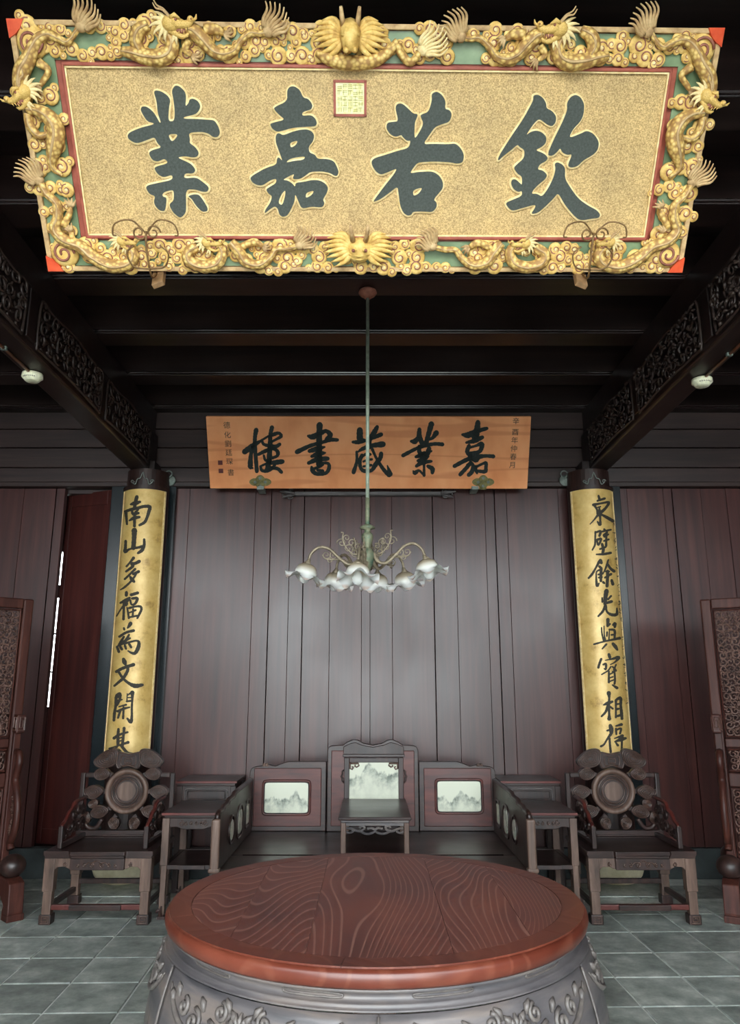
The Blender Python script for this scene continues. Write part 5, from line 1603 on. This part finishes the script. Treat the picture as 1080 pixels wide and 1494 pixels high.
# bulging apron in six sections, with cloud-shaped lower edge
def bulge(z):
    t = (z-.40)/(.742-.40)
    return .650+.064*math.sin(PI*min(1, max(0, (1-t)*.60+.06)))
for i in range(6):
    a0 = 2*PI*i/6+R(30); a1 = a0+2*PI/6
    vs, fs = [], []
    nu, nv = 30, 9
    for k in range(nu+1):
        t = k/nu
        a = a0+.002+(a1-a0-.004)*t
        low = .50+.09*(1-math.exp(-((t-.5)/.30)**2*1.2))*0.9+.018*math.cos(t*8*PI)*(.2<t<.8)
        if t < .12 or t > .88: low = .47-.06*(1-min(t, 1-t)/.12)
        for j in range(nv+1):
            z = .742+(low-.742)*j/nv
            r = bulge(max(.30, z))
            vs.append((r*math.cos(a), r*math.sin(a), z))
    for k in range(nu):
        for j in range(nv):
            q = k*(nv+1)+j
            fs.append((q, q+1, q+nv+2, q+nv+1))
    o = MB().add(vs, fs).build('apron_section', M['apron'], rt, smooth=True)
    sl_ = o.modifiers.new('thickness', 'SOLIDIFY'); sl_.thickness = .03; sl_.offset = -1
    # carved flowers
    am = (a0+a1)/2
    cv = MB()
    def on(da, z, out=.004):
        r = bulge(z)+out
        return (r*math.cos(am+da), r*math.sin(am+da), z)
    for s in (-1, 1):
        for da, z, r in ((.06, .655, .036), (.15, .65, .032), (.24, .665, .030), (.10, .705, .022), (.32, .685, .022)):
            pts = []
            for k in range(15):
                tt_ = k/14; rr_ = r*(1-.85*tt_); an = 2*PI*1.3*tt_*s+PI/2
                pts.append(on(s*da+rr_*math.cos(an)/.68, z+rr_*math.sin(an)))
            cv.tube(pts, .0065, 6)
        cv.tube([on(s*d_, z_) for d_, z_ in catmull([(.03, .615), (.12, .615), (.22, .63), (.33, .65), (.42, .685), (.47, .715)], 4)], [.008]*15+[.007, .006, .005, .004, .003, .002], 6)
        for d_, z_ in ((.02, .70), (.055, .72), (.19, .705), (.37, .71), (.41, .69)):
            cv.tube([on(s*d_, z_-.012), on(s*(d_+.012), z_+.006, .005), on(s*(d_+.03), z_+.016)], [.004, .010, .003], 6)
    for k in range(9):
        an = PI*k/8
        cv.tube([on(.012*math.cos(an), .665+.01*math.sin(an)), on(.05*math.cos(an), .665+.038*math.sin(an), .008), on(.065*math.cos(an), .665+.052*math.sin(an))], [.004, .008, .003], 6)
    c_ = cv.build('carved_flowers', M['aprlow'], o, smooth=True)
    tag(c_, kind='stuff')
    # joint bead and leg
    ab = a0
    MB().tube([((bulge(z)+.001)*math.cos(ab), (bulge(z)+.001)*math.sin(ab), z) for z in [.738-.02*q for q in range(15)]], .004, 6).build('joint_bead', M['aprlow'], rt, smooth=True)
    prof = [(.66, .655), (.69, .60), (.702, .52), (.70, .44), (.685, .34), (.655, .22), (.635, .12), (.645, .06), (.665, .02), (.668, .003)]
    lg = MB()
    vs, fs = [], []
    for q, (r, z) in enumerate(prof):
        wv_ = .085 if q > 3 else .03+.015*q
        for dr, dw in ((-.05, -1), (-.004, -1), (-.004, 1), (-.05, 1)):
            rr_ = r+dr
            vs.append((rr_*math.cos(ab)-dw*wv_*math.sin(ab), rr_*math.sin(ab)+dw*wv_*math.cos(ab), z))
    for q in range(len(prof)-1):
        for j in range(4):
            fs.append((q*4+j, q*4+(j+1) % 4, q*4+4+(j+1) % 4, q*4+4+j))
    fs.append((3, 2, 1, 0)); fs.append(tuple(len(prof)*4-4+j for j in range(4)))
    lg.add(vs, fs).build('leg', M['worn'], rt, bevel=.012)
MB().lathe([(.56, .10), (.65, .10), (.655, .12), (.65, .14), (.56, .14), (.56, .10)], 72).build('base_ring', M['apron'], rt)

# ---------------- standing screens
def vine_rect(mb, x0, x1, z0, z1, y, seed, r=.032, t=.007):
    rg = random.Random(seed)
    nx = max(1, round((x1-x0)/(1.55*r))); nz = max(1, round((z1-z0)/(1.55*r)))
    for i in range(nx):
        for j in range(nz):
            cx, cz = x0+(i+.5)*(x1-x0)/nx, z0+(j+.5)*(z1-z0)/nz
            sp = spiral(cx, cz, r*1.02, r*.15, rg.uniform(0, 6.28), 1.35, 14, rg.choice((-1, 1)))
            mb.tube([(a, y, b) for a, b in sp], [t*(1-.4*k/14) for k in range(15)], 5)
            for k in range(3):
                a = rg.uniform(0, 6.28)
                px, pz_ = cx+r*.8*math.cos(a), cz+r*.8*math.sin(a)
                mb.sphere((px, y-.003, pz_), (r*.34, t*1.2, r*.26), 6, 5)
    return mb
def make_screen(label, loc, rz, side):
    s = thing('standing_screen', label, 'screen', loc, rz)
    WS = .95
    X = lambda a, b: (min(side*a, side*b), max(side*a, side*b))
    for a, b in ((0, .075), (WS-.075, WS)):
        x0, x1 = X(a, b)
        MB().box(x0, x1, -.03, .03, .16, 2.16).build('stile', M['screen'], s, bevel=.014, seg=3)
    for z0, z1 in ((2.085, 2.16), (1.088, 1.152), (.82, .915), (.16, .345)):
        x0, x1 = X(.076, WS-.076)
        MB().box(x0, x1, -.028, .028, z0, z1).build('rail', M['screen'], s, bevel=.008)
    for q, (z0, z1) in enumerate(((1.153, 2.084), (.916, 1.087), (.346, .819))):
        x0, x1 = X(.076, WS-.076)
        g = MB()
        g.tube([(a, -.02, b) for a, b in ((x0+.012, z0+.012), (x1-.012, z0+.012), (x1-.012, z1-.012), (x0+.012, z1-.012))], .008, 5, closed=True)
        fr_ = g.build('panel_moulding', M['screen'], s)
        # carved border bands; the middle of the top panel is a plain board
        if q == 0:
            pn = MB().box(x0+.17, x1-.17, -.012, .012, z0+.17, z1-.17).build('plain_board', M['furn'], s, bevel=.004)
            for a, b, c, d in ((x0+.02, x0+.16, z0+.02, z1-.02), (x1-.16, x1-.02, z0+.02, z1-.02), (x0+.16, x1-.16, z0+.02, z0+.16), (x0+.16, x1-.16, z1-.16, z1-.02)):
                tag(vine_rect(MB(), a, b, c, d, -.01, int(a*1000)+q).build('carved_border', M['carve'], s, smooth=True), kind='stuff')
        else:
            tag(vine_rect(MB(), x0+.02, x1-.02, z0+.02, z1-.02, -.01, 70+q).build('carved_lattice', M['carve'], s, smooth=True), kind='stuff')
    for base in (0.037, WS-.037):
        x = side*base
        # bridge foot
        P = [(-.27, .001), (-.20, .001), (-.185, .05), (-.20, .09), (-.15, .135), (.15, .135), (.20, .09), (.185, .05), (.20, .001), (.27, .001), (.275, .06), (.262, .23), (.21, .255), (-.21, .255), (-.262, .23), (-.275, .06)]
        P = [(a*1.22, b) for a, b in P]
        ft = MB().prism(P, h0=-.052, h1=.052, fn=lambda y, z, h: (x+h, y, z)).build('foot', M['screen'], s, bevel=.008)
        MB().box(x-.056, x+.056, -.345, -.24, .0005, .045).build('toe_block', M['screen'], ft, bevel=.006)
        MB().box(x-.056, x+.056, .24, .345, .0005, .045).build('toe_block', M['screen'], ft, bevel=.006)
        for sy in (-1, 1):
            b = MB().sphere((x, sy*.215, .325), (.086, .086, .075), 24, 16).build('drum_ball', M['furn'], ft, smooth=True)
            br = MB()
            br.box(x-.024, x+.024, min(sy*.032, sy*.065), max(sy*.032, sy*.065), .256, 1.19)
            bo = br.build('brace_post', M['screen'], s, bevel=.005)
            fk = MB().box(x-.03, x+.03, min(sy*.032, sy*.115), max(sy*.032, sy*.115), 1.19, 1.32).build('fret_block', M['screen'], s, bevel=.008)
            fl = MB()
            for xs in (-1, 1):
                fl.tube([(x+xs*.031, sy*(.073+a), 1.255+b) for a, b in ((-.03, -.045), (.03, -.045), (.03, .045), (-.016, .045), (-.016, -.026), (.016, -.026), (.016, .024), (0, .024))], .004, 4)
            fl.tube([(x+a*.7, sy*.1165, 1.255+b) for a, b in ((-.03, -.045), (.03, -.045), (.03, .045), (-.016, .045), (-.016, -.026), (.016, -.026), (.016, .024), (0, .024))], .004, 4)
            tag(fl.build('fret_lines', M['carve'], fk), kind='stuff')
            lo = MB().tube([(x, sy*a, b) for a, b in catmull([(.066, 1.06), (.10, 1.05), (.115, .99), (.098, .93), (.085, .87), (.12, .80), (.15, .70), (.15, .58), (.128, .50), (.10, .46), (.12, .42)], 5)], .026, 8)
            lo.v = [(q[0], q[1]*1.28, q[2]) for q in lo.v]
            lo.build('spandrel_curve', M['screen'], s, smooth=True)
            vn = MB()
            rg = random.Random(9)
            for k in range(9):
                a, b = .115+rg.uniform(-.018, .018), .49+k*.036
                sp = spiral(a, b, .026, .004, rg.uniform(0, 6), 1.3, 12, rg.choice((-1, 1)))
                vn.tube([(x+rg.uniform(-.008, .008), sy*p, q) for p, q in sp], .007, 5)
            vn.tube([(x, sy*a, b) for a, b in catmull([(.085, .88), (.10, .95), (.09, 1.01)], 4)], .010, 6)
            tag(vn.build('spandrel_carving', M['carve'], s, smooth=True), kind='stuff')
    return s
make_screen('carved standing screen beside the ajar door and the bright slit of daylight', (-2.545, 5.74, 0), R(45), -1)
make_screen('carved standing screen beside the armchair under the east wall couplet board', (2.53, 5.74, 0), R(-28), 1)

# ================================================================== CHANDELIER
CH = thing('brass_chandelier', 'six-arm bronze chandelier with ruffled milk-glass shades on a long rod', 'chandelier', (.005, 4.41, 0))
MB().lathe([(0, 3.999), (.055, 3.999), (.06, 3.985), (.05, 3.97), (.035, 3.962), (.02, 3.945), (0, 3.945)], 24).build('canopy', M['groove'], CH, smooth=True)
MB().tube([(0, 0, 3.95), (0, 0, 2.62)], .0115, 12).build('rod', M['rod'], CH, smooth=True)
MB().tube([(0, 0, 2.62), (0, 0, 2.44)], .014, 12).build('rod_sleeve', M['verd'], CH, smooth=True)
MB().lathe([(0, 2.452), (.030, 2.452), (.044, 2.442), (.046, 2.434), (.02, 2.425), (.016, 2.412), (.030, 2.40), (.036, 2.385), (.030, 2.355), (.02, 2.33), (.018, 2.315), (.032, 2.305), (.044, 2.285), (.046, 2.26), (.036, 2.235), (.030, 2.21), (.02, 2.19), (.012, 2.17), (0, 2.165)], 28).build('stem_body', M['verd'], CH, smooth=True)
def shade_mesh():
    mb = MB()
    nu, nv = 48, 12
    vs, fs = [], []
    prof = [(.012, 0.0), (.030, -.004), (.050, -.016), (.062, -.034), (.066, -.052), (.066, -.064), (.074, -.074), (.090, -.082), (.106, -.088), (.118, -.091)]
    for j, (r, z) in enumerate(prof):
        k = max(0, (j-5)/4.0)
        for i in range(nu):
            a = 2*PI*i/nu
            w = math.sin(a*6)
            vs.append(((r+.006*k*w)*math.cos(a), (r+.006*k*w)*math.sin(a), z+.020*k*w))
    for j in range(len(prof)-1):
        for i in range(nu):
            fs.append((j*nu+i, (j+1)*nu+i, (j+1)*nu+(i+1) % nu, j*nu+(i+1) % nu))
    mb.add(vs, fs)
    return mb
shm = shade_mesh()
she = bpy.data.meshes.new('shade'); she.from_pydata(shm.v, [], shm.f); she.materials.append(M['shade'])
she.polygons.foreach_set('use_smooth', [True]*len(she.polygons))
def arm_mesh():
    pts = catmull([(.035, 0, 2.275), (.06, 0, 2.225), (.11, 0, 2.205), (.17, 0, 2.245), (.23, 0, 2.30), (.29, 0, 2.31), (.335, 0, 2.275), (.352, 0, 2.235)], 5)
    return MB().tube(pts, [.011-.003*i/(len(pts)-1) for i in range(len(pts))], 8)
def filigree():
    f = MB()
    for (x, z, r, fl, tr) in ((.075, 2.275, .030, 1, 1.4), (.115, 2.30, .034, -1, 1.4), (.155, 2.335, .030, 1, 1.3), (.095, 2.335, .026, -1, 1.3), (.125, 2.365, .024, 1, 1.3), (.20, 2.26, .028, -1, 1.4), (.245, 2.265, .026, 1, 1.3), (.225, 2.235, .018, 1, 1.2), (.06, 2.31, .02, -1, 1.2)):
        f.tube([(a, 0, b) for a, b in spiral(x, z, r, .005, x*40, tr, 16, fl)], .0032, 5)
    f.tube([(a, 0, b) for a, b in catmull([(.05, 2.26), (.09, 2.27), (.13, 2.31), (.15, 2.36), (.145, 2.395), (.16, 2.40)], 4)], .004, 5)
    f.tube([(a, 0, b) for a, b in catmull([(.15, 2.24), (.20, 2.235), (.25, 2.24), (.27, 2.265)], 4)], .0035, 5)
    return f
def mesh_of(mb, nm, mt):
    me = bpy.data.meshes.new(nm); me.from_pydata(mb.v, [], mb.f); me.materials.append(M[mt])
    me.polygons.foreach_set('use_smooth', [True]*len(me.polygons))
    return me
ame, fme = mesh_of(arm_mesh(), 'arm', 'arm'), mesh_of(filigree(), 'filigree', 'arm')
hold = mesh_of(MB().lathe([(0, .015), (.010, .015), (.013, .0), (.020, -.008), (.022, -.018), (.0, -.018)], 14), 'shade_holder', 'arm')
blb = mesh_of(MB().lathe([(0, -.03), (.012, -.03), (.014, -.045), (.026, -.068), (.031, -.088), (.026, -.108), (.012, -.119), (0, -.121)], 16), 'bulb', 'glass')
for adeg in (176, 124, 262, 80, 50, 340):
    a = R(adeg)
    dz = {262: -.052, 176: .012, 340: .012}.get(adeg, 0.0)
    arm = inst('arm', ame, CH, (0, 0, dz), rot=(0, 0, a))
    tag(inst('filigree', fme, arm), kind='stuff')
    h = inst('shade_holder', hold, arm, (.353, 0, 2.225), rot=(0, R(-26), 0))
    inst('shade', she, CH, (.353*math.cos(a), .353*math.sin(a), 2.213+dz), rot=Euler((0, R(0), 0)) if False else (Matrix.Rotation(a, 3, 'Z') @ Matrix.Rotation(R(-14), 3, 'Y')).to_euler())
    inst('bulb', blb, CH, (.353*math.cos(a), .353*math.sin(a), 2.213+dz), rot=(Matrix.Rotation(a, 3, 'Z') @ Matrix.Rotation(R(-14), 3, 'Y')).to_euler())

# ================================================================== SMALL FITTINGS
for sx, y, nm in ((-1, 4.32, 'south mountain'), (1, 4.40, 'east wall')):
    x = sx*2.075+.02
    sdv = thing('smoke_detector', 'cream smoke detector under the beam on the %s couplet side' % nm, 'smoke detector', (x, y, 3.389))
    MB().lathe([(0, 0), (.050, 0), (.061, -.005), (.063, -.028), (.054, -.036), (.042, -.050), (.038, -.053), (.0, -.053)], 32).build('housing', M['cream'], sdv, smooth=True)
    sl_ = MB()
    for k in range(7):
        a = -PI/2+(k-3)*.22
        sl_.box(.053*math.cos(a)-.002, .053*math.cos(a)+.002, .053*math.sin(a)-.006, .053*math.sin(a)+.004, -.038, -.026)
    tag(sl_.build('vent_slots', M['slot'], sdv), kind='stuff')
    cd = thing('cable_conduit', 'orange-brown conduit leading to the smoke detector on the %s couplet side' % nm, 'conduit', (x, y, 3.379))
    MB().tube([(0, -.05, 0), (0, -1.5, 0)], .009, 10).build('pipe', M['conduit'], cd, smooth=True)
    MB().box(-.016, .016, -.38, -.36, -.009, .0105).build('pipe_clip', M['iron'], cd)
for sx, x, nm in ((-1, -1.79, 'south mountain'), (1, 1.785, 'east wall')):
    bo = thing('door_boss', 'small round iron boss with ring beside the top of the %s couplet board' % nm, 'boss', (x, 6.585, 3.335))
    MB().lathe([(0, -.0), (.048, 0), (.052, .006), (.044, .014), (.026, .018), (.014, .03), (.0, .032)], 24).xf(Matrix.Rotation(PI/2, 4, 'X')).build('boss_plate', M['iron'], bo, smooth=True)
    MB().tube([(-.01+.03*math.cos(i*PI/10), -.03, .055+.03*math.sin(i*PI/10)) for i in range(20)], .006, 6, closed=True).build('ring', M['iron'], bo, smooth=True)
